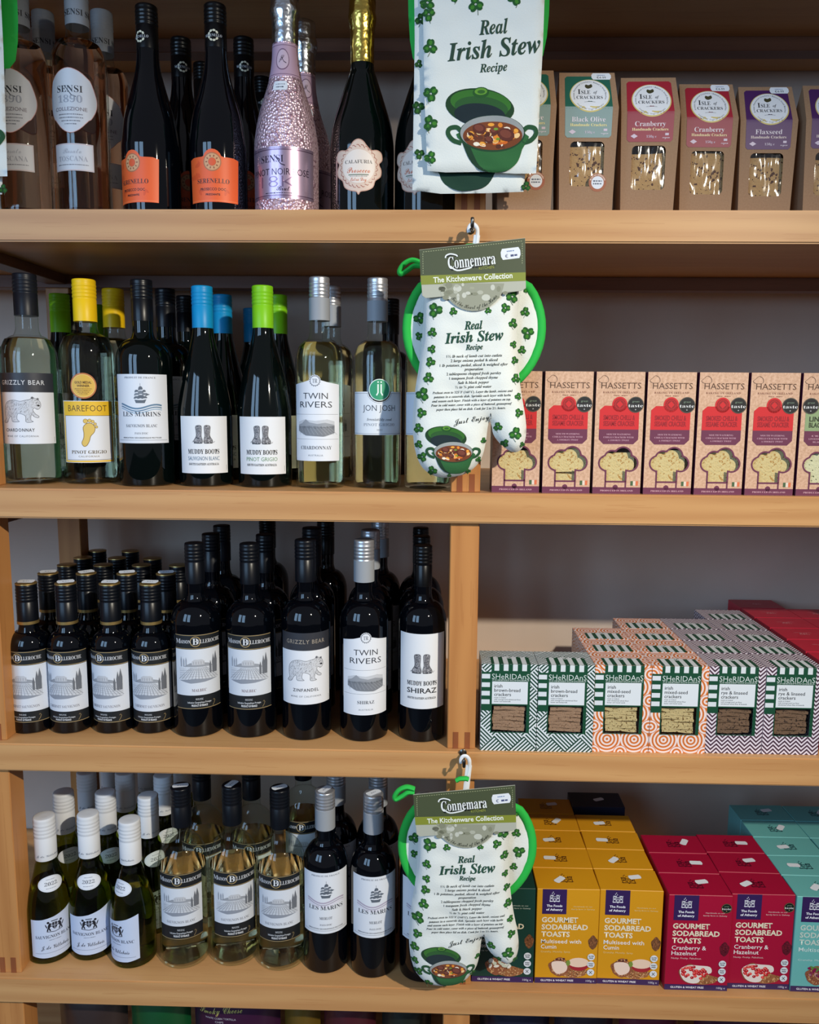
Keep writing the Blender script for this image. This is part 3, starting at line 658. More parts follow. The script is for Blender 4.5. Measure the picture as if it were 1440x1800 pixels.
# --- boots labels
def boots_label(R, half, v0, v1, name, c, big):
    A = Art(); u = lab_rect(A, R, half, v0, v1, (226, 228, 232)); h = v1 - v0
    boots(A, 0, v0 + h * (.68 if not big else .60), .42 if not big else .47); A.text('MUDDY BOOTS', 0, v0 + h * (.385 if not big else .345), 6.6, (34, 34, 38), 'slab', w=47, off=.014)
    A.text(name, 0, v0 + h * (.265 if not big else .245), 5.6 if not big else 7.6, c, 'sans', w=47, off=.012 if big else 0); A.text('SOUTH EASTERN AUSTRALIA', 0, v0 + h * (.165 if not big else .145), 3.2, (50, 50, 54), 'slab', w=45, off=.01); A.rect(u - 3, v0 + 4, u - 2.5, v0 + 12, GR, 1)
    return A.mesh('front_label', on_cyl(R), 'label_print', 4)
p = sloped(.0400, [(.0400, .108), (.0376, .128), (.0307, .165), (.0205, .205), (.0152, .233)], .28)
for nm, cap, wn, c in (('boots_blue', 'cap_blue', 'SAUVIGNON BLANC', (70, 110, 140)), ('boots_green', 'cap_green', 'PINOT GRIGIO', (96, 140, 96))):
    b = bt_glass(p, 'green_black_glass'); b.add('screw_cap', screw_cap('screw_cap', .0155, .233, .294, cap)); b.add('front_label', boots_label(.0400, 56, 20, 104, wn, c, False)); TY[nm] = b
p = bordeaux(.0369, .180, .0133, .213, .29); b = bt_glass(p, 'black_glass'); b.add('screw_cap', screw_cap('screw_cap', .0136, .236, .298, 'cap_black')); b.add('front_label', boots_label(.0369, 62, 54, 170, 'SHIRAZ', (34, 34, 38), True)); TY['boots_red'] = b
# --- mountain labels
def mountain_label(R, half, v0, v1, name):
    A = Art(); u = R * 1000 * math.radians(half); h = v1 - v0; um = 0
    top = [(u, v1 - 7), (u * .5, v1 - 4)] + [(um + 8.5 * math.cos(a), v1 - 2 + 8.5 * math.sin(a)) for a in np.linspace(.1, math.pi - .1, 9)] + [(-u * .5, v1 - 4), (-u, v1 - 7)]
    A.poly([(-u, v0), (u, v0)] + top, (226, 229, 236), 0)
    A.ring(0, v1 - 2, 6.4, 7.4, (120, 124, 134), 1)
    for q in range(16): A.line([(7 * math.cos(q * .393), v1 - 2 + 7 * math.sin(q * .393)), (8.3 * math.cos(q * .393 + .2), v1 - 2 + 8.3 * math.sin(q * .393 + .2))], .7, (120, 124, 134), 2)
    A.text('TR', 0, v1 - 2, 6, (120, 124, 134), 'serif', w=7.5, off=-.006)
    A.text('TWIN', 0, v0 + h * .80, 8.6, (44, 48, 58), 'sans', w=37, off=-.004); A.text('RIVERS', 0, v0 + h * .695, 8.6, (44, 48, 58), 'sans', w=50, off=-.004)
    A.line([(-u + 2, v0 + h * .575), (u - 2, v0 + h * .575)], .4, GR, 1); landscape(A, 0, v0 + h * .42, 58, h * .25); A.line([(-u + 2, v0 + h * .27), (u - 2, v0 + h * .27)], .4, GR, 1)
    A.text(name, 0, v0 + h * .165, 5, (74, 78, 88), 'serif', w=48 if len(name) > 8 else 26, off=-.006); A.text('AUSTRALIA', 0, v0 + h * .07, 2.4, (120, 124, 134), 'sans', w=22, sp=1.2)
    return A.mesh('front_label', on_cyl(R), 'label_print', 4)
p = bordeaux(.0363, .180, .0145, .217, .295); b = bt_glass(p, 'clear_glass', 'white_wine', .212); b.add('screw_cap', screw_cap('screw_cap', .0149, .244, .305, 'cap_silver')); b.add('cap_sleeve', lathe('cap_sleeve', [(.0145, .243), (.0153, .2432), (.0153, .275), (.0149, .2752)], 'cap_grey')); b.add('front_label', mountain_label(.0363, 60, 41, 158, 'CHARDONNAY')); TY['mountain_white'] = b
p = bordeaux(.0373, .178, .0137, .215, .295); b = bt_glass(p, 'black_glass'); b.add('screw_cap', screw_cap('screw_cap', .0154, .243, .306, 'cap_silver')); b.add('cap_sleeve', lathe('cap_sleeve', [(.0150, .242), (.0158, .2422), (.0158, .275), (.0154, .2752)], 'cap_grey')); b.add('front_label', mountain_label(.0373, 60, 43, 165, 'SHIRAZ')); TY['mountain_red'] = b
# --- green disc label
p = bordeaux(.0356, .184, .0144, .217, .295); b = bt_glass(p, 'clear_glass', 'green_wine', .214); b.add('screw_cap', screw_cap('screw_cap', .0149, .244, .305, 'cap_silver')); b.add('cap_sleeve', lathe('cap_sleeve', [(.0145, .243), (.0153, .2432), (.0153, .272), (.0149, .2722)], 'cap_grey'))
A = Art(); u = 36 * math.radians(72) * .99; A.poly([(-u, 79), (u, 79), (u, 141)] + [(17.5 * math.cos(a), 144 + 17.5 * math.sin(a)) for a in np.linspace(-.15, -math.pi + .15, 14)] + [(-u, 141)], (222, 227, 234), 0); A.line([(-u, 81), (u, 81)], .5, GR, 1)
A.line([(-u, 139), (-17.2, 139)] + [(19 * math.cos(a), 144 + 19 * math.sin(a)) for a in np.linspace(-math.pi + .27, -.27, 14)] + [(17.2, 139), (u, 139)], .5, GR, 1)
A.ell(0, 144, 14.5, None, (44, 150, 108), 1, 32); A.ring(0, 144, 14.5, 15.6, (220, 232, 228), 1)
for sg in (-1, 1): A.line([(sg * 2.2, 152), (sg * 2.2, 140), (sg * 4.5, 136)], 2.0, (226, 240, 234), 2); A.ell(sg * 2.2, 155, 1.2, None, (226, 240, 234), 2, 8)
A.text('JON JOSH', 0, 118, 8.4, (62, 68, 80), 'sans', w=50, off=-.006); A.text('Irresistibly cool', 0, 101.5, 3.6, (96, 102, 114), 'italic', w=38); A.text('PINOT GRIGIO', 0, 94, 4, (150, 156, 168), 'serif', w=48, off=-.006); A.text('2021', 0, 86.5, 2.2, (110, 116, 128), w=8)
b.add('front_label', A.mesh('front_label', on_cyl(.0356), 'label_print', 4)); TY['disc'] = b
# --- vineyard labels with dark bands
def belle_label(R, half, v, name, nc):
    (b0, b1, m1, t1) = v
    A = Art(); u = lab_rect(A, R, half, b0, t1, (20, 24, 28)); A.rect(-u, b1, u, m1, (212, 217, 226), 1)
    for q in (b0 + 1.2, t1 - 1.2, m1 + 1.2): A.line([(-u, q), (u, q)], .8, (170, 146, 100), 2)
    hb = t1 - m1; k = .55 if R > .035 else .47
    A.text('AISON', -17.5 * k / .5, m1 + hb * .52, hb * .22, (206, 208, 214), 'serif', w=19 * k / .5 * .8, off=-.005); A.text('M', -28.6 * k / .5, m1 + hb * .54, hb * .30, (206, 208, 214), 'serif', off=-.005)
    A.ring(-4, m1 + hb * .52, hb * .30, hb * .35, (170, 146, 100), 2, 20); A.text('B', -4, m1 + hb * .53, hb * .42, (216, 218, 222), 'serif', off=-.003)
    A.text('ELLEROCHE', 16 * k / .5, m1 + hb * .52, hb * .25, (206, 208, 214), 'serif', w=34 * k / .5, off=-.005)
    vineyard(A, 0, b1 + (m1 - b1) * .55, min(u * 1.75, 62), (m1 - b1) * .74); A.text(name, 0, b1 + (m1 - b1) * .11, 4.4 if R > .035 else 4.2, nc, 'serif', w=(22 if len(name) < 8 else 50 if len(name) > 15 and R < .035 else 46), off=-.006)
    hl = b1 - b0
    A.text("PAYS D'OC", 0, b0 + hl * .72, hl * .13, (200, 204, 210), w=11, off=.01); A.text('Indication Geographique Protegee', 0, b0 + hl * .49, hl * .13, (200, 204, 210), w=36, off=.012); A.text('PRODUCT OF FRANCE', 0, b0 + hl * .27, hl * .14, (220, 222, 226), 'bold', w=24)
    A.line(T_([(0, 0), (3, 4), (5, 9), (3, 12), (1, 10)], u * .55, b0 + 3, .8), .7, (150, 130, 90), 3)
    return A.mesh('front_label', on_cyl(R), 'label_print', 4)
p = bordeaux(.0310, .133, .0137, .158, .22); b = bt_glass(p, 'black_glass'); b.add('screw_cap', screw_cap('screw_cap', .0156, .173, .231, 'cap_navy')); b.add('neck_band', lathe('neck_band', [(.014, .169), (.0160, .1692), (.0160, .1738), (.014, .174)], 'band_gold'))
b.add('cap_disc', lathe('cap_disc', [(.0150, .2306), (.0160, .2308), (.0158, .2322), (.0146, .2326), (.003, .2324)], 'band_gold')); b.add('front_label', belle_label(.0310, 76, (19, 37, 110, 132), 'CABERNET SAUVIGNON', (130, 130, 142))); TY['small_red'] = b
p = bordeaux(.0382, .174, .0132, .209, .29); b = bt_glass(p, 'black_glass'); b.add('screw_cap', screw_cap('screw_cap', .0146, .235, .297, 'cap_navy')); b.add('front_label', belle_label(.0382, 56, (46, 68, 140, 163), 'MALBEC', (116, 96, 104))); TY['malbec'] = b
p = bordeaux(.0395, .158, .0147, .205, .285); b = bt_glass(p, 'clear_glass', 'white_wine', .158); b.add('screw_cap', screw_cap('screw_cap', .0156, .226, .290, 'cap_navy')); b.add('front_label', belle_label(.0395, 53, (52, 75, 139, 163), 'SAUVIGNON BLANC', (130, 132, 142))); TY['belle_white'] = b
# --- small white wine with oval vintage label
p = sloped(.0350, [(.0350, .078), (.0338, .092), (.0290, .113), (.0222, .136), (.0178, .155), (.0152, .168)], .22); b = bt_glass(p, 'olive_glass', 'olive_wine', .128)
b.add('screw_cap', screw_cap('screw_cap', .0168, .166, .236, 'cap_white'))
A = Art(); A.text('J. de Villebois', 0, 175, 3.2, (110, 120, 140), 'script', w=38); b.add('cap_print', A.mesh('cap_print', on_cyl(.01685), 'label_print', 3))
A = Art(); A.ell(0, 131, 25, 12, (218, 222, 230), 0, 30); A.ring(0, 131, 23, 23.6, (170, 176, 188), 1, 28, .46); A.text('2022', 0, 131, 5, (84, 90, 104), 'serif', w=24, off=-.006); scrib(A, 0, 137.5, 18, 1.2, (140, 148, 164), 1); scrib(A, 0, 124.5, 18, 1.2, (140, 148, 164), 2); b.add('vintage_label', A.mesh('vintage_label', on_prof(p), 'label_print', 3))
A = Art(); u = 35 * math.radians(62); A.poly([(-u, 14), (-u * .5, 12), (0, 12), (u * .5, 13), (u, 17), (u, 93), (u * .5, 86), (0, 81), (-u * .5, 78), (-u, 77)], (196, 208, 232), 0)
for sg in (-1, 1):
    for x_, y_, rx_, ry_, ro in ((8, 66, 2.2, 4.6, .25), (9.6, 72, 2.0, 2.0, 0), (6, 69.5, 2.6, .9, .5), (5.6, 65.5, 2.4, .8, .2), (7.5, 60, 1.1, 3.2, -.4), (10.5, 60, 1.1, 3.2, .3), (12.5, 66, .8, 4, -.4)): A.ell(sg * x_, y_, rx_, ry_, (28, 30, 40), 2, 10, sg * ro)
A.poly(T_([(-4, 7), (4, 7), (4, -2), (0, -7), (-4, -2)], 0, 65, .9), (44, 46, 58), 2); A.line([(0, 71), (0, 59)], .6, (196, 208, 232), 3); A.line([(-3.6, 66), (3.6, 66)], .6, (196, 208, 232), 3); A.rect(-5, 73.2, 5, 74.6, (28, 30, 40), 1); A.line([(-12, 57), (0, 55), (12, 57)], 1, (28, 30, 40), 1)
A.text('SAUVIGNON BLANC', 0, 48, 5.2, (66, 74, 94), 'serif', w=60, off=-.006); scrib(A, 0, 42, 18, 1.2, (110, 118, 136), 1); A.text('J. de Villebois', 0, 30, 6.4, (40, 46, 64), 'script', w=44); A.line([(-u + 6, 20), (u - 6, 21)], .5, (110, 118, 136), 1)
b.add('front_label', A.mesh('front_label', on_cyl(.0350), 'label_print', 4)); TY['loire'] = b
# loose caps of the far rows and a green-glass bottle at the edge
p = bordeaux(.0375, .180, .0140, .215, .295); b = bt_glass(p, 'teal_glass', 'green_wine', .205); b.add('screw_cap', screw_cap('screw_cap', .0152, .243, .303, 'cap_black')); TY['teal'] = b
b = bt_glass(p, 'black_glass'); b.add('screw_cap', screw_cap('screw_cap', .0152, .243, .303, 'cap_black')); TY['dark'] = b
A = Art(); sticker(A, 0, 0, 25, 13, ''); scrib(A, 0, 0, 10, 2, (120, 124, 140), 2, 5); STK = A.mesh('price_sticker', on_top(0), 'label_print', 6)
# ------------------------------------------------------------------ the setting
BZ = [1.99, 1.605, 1.22, .835, .45, .065]; TH = .0432; WALL = .445
tag(obj('wall_back', bevel_box('wall_back', -6, 6, WALL, WALL + .1, 0, 2.7, 'wall_paint', 0)), 'taupe painted plaster wall behind the shelves', None, None, 'structure')
tag(obj('floor', bevel_box('floor', -6, 6, -7, WALL, -.05, 0, 'floor_vinyl', 0)), 'shop floor in front of the shelves', None, None, 'structure')
unit = empty('shelving_unit', (0, 0, 0)); tag(unit, 'pale beech wood shelving unit with thick boards and square posts', 'shelving')
for z in BZ:
    o = obj('shelf_board', bevel_box('shelf_board', -1.45, 1.5, 0, WALL - .002, z - TH, z, 'beech_wood', .0022, 2), unit)
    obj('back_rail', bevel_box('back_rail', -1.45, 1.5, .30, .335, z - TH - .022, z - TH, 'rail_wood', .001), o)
levels = list(zip(BZ[1:], BZ[:-1])) + [(0.0, BZ[-1])]
XP = [(-.678, -.6366), (.0291, .0707), (.79, .832)]
for (z0, z1) in levels:
    for i, (x0, x1) in enumerate(XP):
        zt = z1 - TH
        po = obj('post', bevel_box('post', x0, x1, .012, .054, z0, zt, 'beech_upright', .0012), unit)
        if z0 > .05:
            for a in (.20, .62):
                wd = x1 - x0
                obj('tenon', bevel_box('tenon', x0 + wd * a, x0 + wd * (a + .19), .0114, .03, z0 + .0002, z0 + .026, 'end_grain', 0), po)
        if i == 1: continue
        obj('back_post', bevel_box('back_post', x0, x1, .30, .335, z0, zt - .022, 'beech_upright', .0012), unit)
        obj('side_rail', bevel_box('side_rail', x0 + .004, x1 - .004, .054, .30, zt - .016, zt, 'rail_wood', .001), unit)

# ------------------------------------------------------------------ cartons
def carton_mesh(name, wd, d, h, mat, hole=None, side=None):
    x, y = wd / 2, d
    V = [(-x, 0, 0), (x, 0, 0), (x, 0, h), (-x, 0, h), (-x, y, 0), (x, y, 0), (x, y, h), (-x, y, h)]
    F = [(1, 5, 6, 2), (5, 4, 7, 6), (4, 0, 3, 7), (3, 2, 6, 7), (4, 5, 1, 0)]
    if hole is None: F.append((0, 1, 2, 3))
    else:
        ring_ = [(-x, 0), (x, 0), (x, h), (-x, h)]; rs = [[Vector((a, b, 0)) for a, b in ring_], [Vector((a, b, 0)) for a, b in hole]]
        base = len(V); V += [(a, 0, b) for a, b in ring_] + [(a, 0, b) for a, b in hole]
        for t_ in tessellate_polygon(rs):
            p_ = [V[base + i] for i in t_]; s_ = (p_[1][0] - p_[0][0]) * (p_[2][2] - p_[0][2]) - (p_[2][0] - p_[0][0]) * (p_[1][2] - p_[0][2])
            F.append(tuple(base + i for i in (t_ if s_ > 0 else t_[::-1])))
    me = mesh_from(name, V, F, mat); uv = me.uv_layers.new(name='UVMap')
    if side:
        me.materials.append(MAT[side]); me.polygons[0].material_index = me.polygons[2].material_index = 1
    for pl in me.polygons:
        n_ = pl.normal
        for li in pl.loop_indices:
            v = me.vertices[me.loops[li].vertex_index].co
            uv.data[li].uv = (v.x, v.z) if abs(n_.y) > .5 else ((v.x, h + v.y) if abs(n_.z) > .5 else (v.y + .3, v.z))
    return me
def slab(name, x0, x1, y0, y1, z0, z1, mat, seed, amp=.0008):
    bm = bmesh.new(); bmesh.ops.create_grid(bm, x_segments=6, y_segments=2, size=.5); r = random.Random(seed)
    top = bm.verts[:]; g = bmesh.ops.extrude_face_region(bm, geom=bm.faces[:]); up = [v for v in g['geom'] if isinstance(v, bmesh.types.BMVert)]
    dz = {v: 1 for v in up}; ph = r.uniform(0, 6)
    for v in bm.verts:
        wv = amp * math.sin(v.co.x * 5 + ph) + amp * r.uniform(-.5, .5)
        v.co = ((x0 + x1) / 2 + v.co.x * (x1 - x0), (y0 + y1) / 2 + v.co.y * (y1 - y0), (z1 if v in dz else z0) + wv)
    bmesh.ops.recalc_face_normals(bm, faces=bm.faces[:])
    me = bpy.data.meshes.new(name); bm.to_mesh(me); bm.free(); me.materials.append(MAT[mat]); return me

# --- striped-awning cracker cartons (third shelf)
GREEN = (22, 72, 50)
SW, SD, SH = .0822, .064, .133
def awning_art(lines, small):
    A = Art()
    A.rect(-26.7, 24, 30.4, 133, GREEN, 1) if False else A.poly([(-26.7, 28), (30.4, 28), (30.4, 133), (-26.7, 133)], GREEN, 1, [[(-25.3, 29.3), (25.8, 29.3), (25.8, 70.6), (-25.3, 70.6)]])
    A.rect(-41, 62, -26.7, 121, GREEN, 1)
    for q in range(4): A.rect(-40.6, 111 - q * 13, -28.5, 118 - q * 13, (212, 218, 224), 2)
    for q in range(4): A.poly([(-22.5 + q * 13.5, 123), (-15.5 + q * 13.5, 123), (-15.5 + q * 13.5, 133), (-22.5 + q * 13.5, 133)], (212, 218, 222), 2)
    A.text('SHeRIDAnS', 1.6, 114.4, 8.0, (206, 216, 214), 'sans', w=55, off=-.004); A.text('CHEESEMONGERS', 1.6, 108.8, 1.9, (190, 204, 200), 'sans', w=54, off=.01)
    A.rect(-25.3, 72.4, 27, 106.7, (216, 222, 228), 2)
    for q, s_ in enumerate(lines): A.text(s_, -22, 100 - q * 6.4, 5.0, (44, 48, 52), 'bold' if False else 'sans', al='l', off=.006, L=4)
    for q, s_ in enumerate(small): A.text(s_, -22, 82.2 - q * 2.9, 1.9, (60, 66, 70), 'sans', al='l', L=4)
    return A
def awning_top():
    A = Art(); A.rect(-26.7, 0, 30.4, 33, GREEN, 1)
    for q in range(4): A.rect(-22.5 + q * 13.5, 0, -15.5 + q * 13.5, 33, (212, 218, 222), 2)
    A.ell(2, 31, 9, 5, (212, 218, 222), 3, 18); A.text('S', 2, 31, 7, GREEN, 'script', L=4); return A.mesh('awning_print', on_top(SH), 'carton_print', 20)
HOLE_S = [(-.0253, .0293), (.0258, .0293), (.0258, .0706), (-.0253, .0706)]
ATOP = awning_top()
def awning_kind(mat, lines, small, cmat, seed):
    body = carton_mesh('carton', SW, SD, SH, mat, HOLE_S); back = carton_mesh('carton', SW, SD, SH, mat)
    fr = awning_art(lines, small).mesh('front_print', on_front(0), 'carton_print', 40); cr = []
    z = .0305; r = random.Random(seed); k = 0
    while z < .066:
        h = r.uniform(.0036, .0050); x0 = -.0243 + r.uniform(0, .0025); cr.append(slab('cracker', x0, x0 + r.uniform(.0455, .0475), .0035, .05, z, z + h, cmat, seed + k)); z += h + r.uniform(.0003, .0010); k += 1
    film = mesh_from('window_film', [(-.0256, .0012, .029), (.0261, .0012, .029), (.0261, .0012, .071), (-.0256, .0012, .071)], [(0, 1, 2, 3)], 'clear_glass')
    def place(label, group, x, y, z_, row=0):
        e = empty('cracker_carton', (x, y, z_)); tag(e, label, 'cracker box', group)
        if row == 0:
            c_ = obj('carton', body, e); obj('front_print', fr, c_); obj('awning_print', ATOP, c_); obj('window_film', film, e)
            for m_ in cr: obj('cracker', m_, e)
        else: c_ = obj('carton', back, e); obj('awning_print', ATOP, c_)
    return place
weave_box = awning_kind('pattern_weave', ('irish', 'brown-bread', 'crackers'), ('made in Ireland', 'with stoneground wholemeal flour', 'butter and buttermilk'), 'cracker_brown', 10)
ring_box = awning_kind('pattern_rings', ('irish', 'mixed-seed', 'crackers'), ('made in Ireland', 'with wholemeal wheat flour', 'butter and mixed seeds'), 'cracker_pale', 40)
chev_box = awning_kind('pattern_chevron', ('irish', 'rye & linseed', 'crackers'), ('made in Ireland', 'with stoneground rye flour', 'wholemeal wheat flour & linseeds'), 'cracker_rye', 70)
X0, DX, DY = .1190, .0831, .0668
ORD = ['front', 'second', 'third', 'fourth', 'fifth', 'sixth']
G_ = 'striped awning cracker cartons on the third shelf'
weave_box('green and white striped carton of brown-bread crackers against the middle post', G_, X0, .008, BZ[3])
weave_box('green and white striped carton of brown-bread crackers beside orange ringed carton', G_, X0 + DX, .008, BZ[3])
for c_, n_, nm in ((2, 3, 'left'), (3, 4, 'right')):
    for k in range(n_):
        ring_box('orange ringed mixed-seed cracker carton, %s column, %s row' % (nm, ORD[k]), G_, X0 + c_ * DX, .011 + k * DY, BZ[3], k)
for c_, n_, nm in ((4, 4, 'left'), (5, 5, 'right')):
    for k in range(n_):
        chev_box('purple chevron rye and linseed carton, %s column, %s row' % (nm, ORD[k]), G_, X0 + c_ * DX, .013 + k * DY, BZ[3], k)
RB = carton_mesh('carton', .083, .063, .132, 'carton_red')
A = Art(); scrib(A, 0, 36, 30, 2, (226, 140, 146), 1); scrib(A, 0, 31, 14, 2.6, (230, 160, 164), 2); scrib(A, 0, 26, 18, 2.6, (230, 160, 164), 3); RT_ = A.mesh('top_print', on_top(.132), 'carton_print', 20)
for c_, x, ks, nm in ((0, .6285, range(6), 'nearer'), (1, .7125, range(3, 5), 'farther')):
    for k in ks:
        e = empty('red_carton', (x, .030 + k * .0675, BZ[3])); tag(e, 'plain red carton, %s column beyond the chevron cartons, %s row' % (nm, ORD[k]), 'cracker box', 'red cartons on the third shelf')
        o = obj('carton', RB, e); obj('top_print', RT_, o)

# --- soda bread toast cartons (fourth shelf)
AW, AD, AH = .0962, .0555, .158
PUR = (50, 30, 82)
def toast_picture(A, kind):
    r = random.Random(len(kind)); C1, C2 = (150, 96, 60), (206, 160, 112)
    def loaf(x, y, w_, h_, c1, c2, n_, L):
        P = [(x + w_ * math.cos(a) * (1 + .08 * math.sin(5 * a)), y + h_ * math.sin(a) * (1 + .1 * math.cos(4 * a))) for a in np.linspace(0, 6.283, 26)[:-1]]
        A.poly(P, c1, L)
        for q in range(n_):
            a = r.uniform(0, 6.28); d = math.sqrt(r.random()) * .92; A.ell(x + w_ * d * math.cos(a), y + h_ * d * math.sin(a), r.uniform(.8, 1.9), r.uniform(.6, 1.1), r.choice((c2, tuple(v * .75 for v in c1), c2)), L + 1, 6, r.uniform(0, 3))
    loaf(40.2, 70, 7.2, 11, tuple(v * .75 for v in C1) if kind != 'crimson' else (90, 20, 36), C1 if kind != 'crimson' else (120, 30, 44), 22, 1)
    A.poly([(p_[0], p_[1]) for p_ in [(48.1, 58), (48.1, 84), (56, 84), (56, 58)]], (0, 0, 0), 0) if False else None
    loaf(10, 19, 24, 8.5, C1, C2, 60, 2); loaf(-10, 28, 17, 15, (140, 84, 58), C2, 50, 4)
    if kind == 'gold':
        A.poly(catmull([(-22, 36), (-12, 38), (-2, 36), (2, 28), (-1, 20), (-12, 16), (-18, 20), (-22, 28)], 3), (232, 206, 190), 7); A.ell(20, 31, 15, 9, (160, 40, 50), 6, 20); A.ell(19, 36, 16, 8, (230, 200, 176), 7, 20); A.ell(3, 35, 3.5, 5, (120, 140, 60), 8, 8)
        for x_, y_ in ((-15, 41), (-9, 40), (-4, 42)): A.ell(x_, y_, 2, 1.6, (80, 40, 40), 8, 8)
    elif kind == 'crimson':
        A.poly(catmull([(-26, 34), (-14, 42), (4, 42), (20, 40), (22, 30), (8, 26), (4, 14), (-8, 12), (-20, 18)], 3), (226, 214, 206), 7)
        for q in range(34):
            a = r.uniform(0, 6.28); d = math.sqrt(r.random()); x_, y_ = -4 + 20 * d * math.cos(a), 30 + 11 * d * math.sin(a); A.ell(x_, y_, 2.8, 2.5, r.choice(((196, 30, 40), (226, 70, 64), (170, 20, 36))), 8 + q % 3, 9); A.ell(x_ - .7, y_ + .8, .7, .6, (246, 180, 170), 12, 6)
    elif kind == 'teal':
        for q in range(30): A.ell(-6 + r.uniform(-18, 22), 34 + r.uniform(-7, 10), r.uniform(2, 4.5), r.uniform(1.4, 3), r.choice(((130, 20, 70), (160, 40, 90), (96, 130, 60), (206, 150, 150))), 7 + q % 4, 8, r.uniform(0, 3))
    else:
        for q in range(16): A.ell(-4 + r.uniform(-16, 16), 32 + r.uniform(-6, 8), r.uniform(3, 5), r.uniform(2, 3), r.choice(((226, 222, 210), (196, 200, 180), (90, 60, 40))), 7 + q % 4, 8, r.uniform(0, 3))
def toast_art(kind, flav, tagl, tc, great):
    A = Art(); cream = (226, 214, 190)
    A.rect(-39.7, 116.5, -2.5, 157.8, PUR, 1); castle(A, -21, 143, .50, (226, 228, 236)); A.text('The Foods', -21, 130.5, 3.7, (226, 228, 236), 'bold', w=24); A.text('of Athenry', -21, 124.2, 3.7, (226, 228, 236), 'bold', w=25.5)
    A.text('Handmade on our', 23, 129.6, 2.1, tc, 'sans', w=29); A.text('family farm in Galway', 23, 125.2, 2.1, tc, 'sans', w=36)
    for s_, v, w_ in (('GOURMET', 107, 56), ('SODABREAD', 95, 71.5), ('TOASTS', 83, 44)): A.text(s_, -40, v, 8.2, cream if kind != 'teal' else (190, 206, 196), 'sans', w=w_, al='l', off=.03)
    for q, s_ in enumerate(flav): A.text(s_, -40, 71 - q * 9, 6.6, (234, 232, 230) if kind != 'teal' else (206, 226, 222), 'sans', al='l', off=.004, w=min(62, len(s_) * 4.75))
    A.text(tagl, -40, 53.6, 2.7, tc, 'sans', al='l', w=46)
    toast_picture(A, kind)
    for q, v in enumerate((46, 33.2, 20)):
        A.ell(38.2, v, 5.7, None, (214, 218, 224), 14, 20)
        if q < 2: A.text(('GLUTEN', 'WHEAT')[q], 38.2, v + 1.5, 2.0, (40, 44, 50), 'bold', w=8, L=16); A.text('FREE', 38.2, v - 1.7, 1.9, (40, 44, 50), 'bold', w=6.5, L=16)
        else: A.line([(36, v - 2.4), (40.4, v + 2.6)], .8, (40, 44, 50), 16); A.line([(36, v + 2.4), (40.4, v - 2.6)], .8, (40, 44, 50), 16)
    if great:
        A.ell(39.5, 137.5, 8, None, (24, 26, 28), 2, 24); A.ring(39.5, 137.5, 7.2, 7.6, (150, 130, 80), 3); A.text('great', 39.5, 141, 2.0, (120, 160, 120), 'sans', w=7, L=4); A.text('taste', 39.5, 137, 3.4, (232, 232, 232), 'serif', w=13.5, off=-.01, L=4); A.text('★', 39.5, 133.4, 1.6, (200, 180, 110), L=4)
    A.rect(-48, .2, 48, 9.6, PUR, 2); A.text('GLUTEN & WHEAT FREE', -39, 4.9, 3.0, (226, 226, 234), 'sans', w=51, al='l', off=.02); A.text('100g e', 38, 4.9, 3.2, (206, 206, 220), 'sans', w=13)
    return A
def toast_top(c, seed):
    A = Art(); r = random.Random(seed); castle(A, 0, 26, .68, c, 3, 1.3); sticker(A, r.choice((-17, -10, 12, 20)), r.uniform(20, 36), 20, 10.5, '', r.uniform(-.5, 1.3), 5); return A.mesh('lid_print', on_top(AH), 'carton_print', 20)
TOAST = {}
for kind, mat, flav, tg, tc, gt, lc in (('gold', 'carton_gold', ('Multiseed with', 'Cumin'), 'Crunchy. Munchy. Spicy.', (232, 206, 140), False, (74, 40, 20)), ('crimson', 'carton_crimson', ('Cranberry &', 'Hazelnut'), 'Nutty. Fruity. Fabulous.', (232, 190, 190), True, (66, 8, 30)),
        ('teal', 'carton_teal', ('Multiseed',), 'Crunchy. Munchy.', (206, 226, 222), False, (20, 50, 60)), ('green', 'carton_dark_green', ('Onion &', 'Rosemary'), 'Savoury.', (190, 200, 190), False, (10, 30, 26))):
    bm_ = bevel_box('carton', -AW / 2, AW / 2, 0, AD, 0, AH, mat, .0007)
    TOAST[kind] = (bm_, toast_art(kind, flav, tg, tc, gt).mesh('front_print', on_front(0), 'carton_print', 30), [toast_top(lc, q + len(kind)) for q in range(5)])
G_ = 'soda bread toast cartons on the fourth shelf'
NAMES = {'gold': 'mustard yellow', 'crimson': 'crimson', 'teal': 'pale teal', 'green': 'dark green'}
def toast_box(kind, x, y, col, k):
    e = empty('toast_carton', (x, y, BZ[4]), math.radians(rnd.uniform(-1.2, 1.2))); bm_, fr, tops = TOAST[kind]
    tag(e, '%s toast carton, %s, %s row' % (NAMES[kind], col, ORD[k]), 'toast box', G_)
    c_ = obj('carton', bm_, e); obj('lid_print', tops[(k * 2 + (3 if 'right' in col else 0)) % 5], c_)
    if k == 0: obj('front_print', fr, c_)
for k in range(3): toast_box('green', .1205, .0195 + k * .0578, 'behind the lower oven glove', k)
for k in range(5): toast_box('gold', .2190, .0205 + k * .0578, 'left column of its colour', k)
for k in range(4): toast_box('gold', .3158, .0212 + k * .0578, 'right column of its colour', k)
for k in range(3): toast_box('crimson', .4178, .0125 + k * .0585, 'left column of its colour', k)
for k in range(3): toast_box('crimson', .5147, .0185 + k * .0580, 'right column of its colour', k)
for k in range(5): toast_box('teal', .6115, .0150 + k * .0572, 'left column of its colour', k)
for k in range(2, 5): toast_box('teal', .7085, .0150 + k * .0572, 'right column of its colour', k)
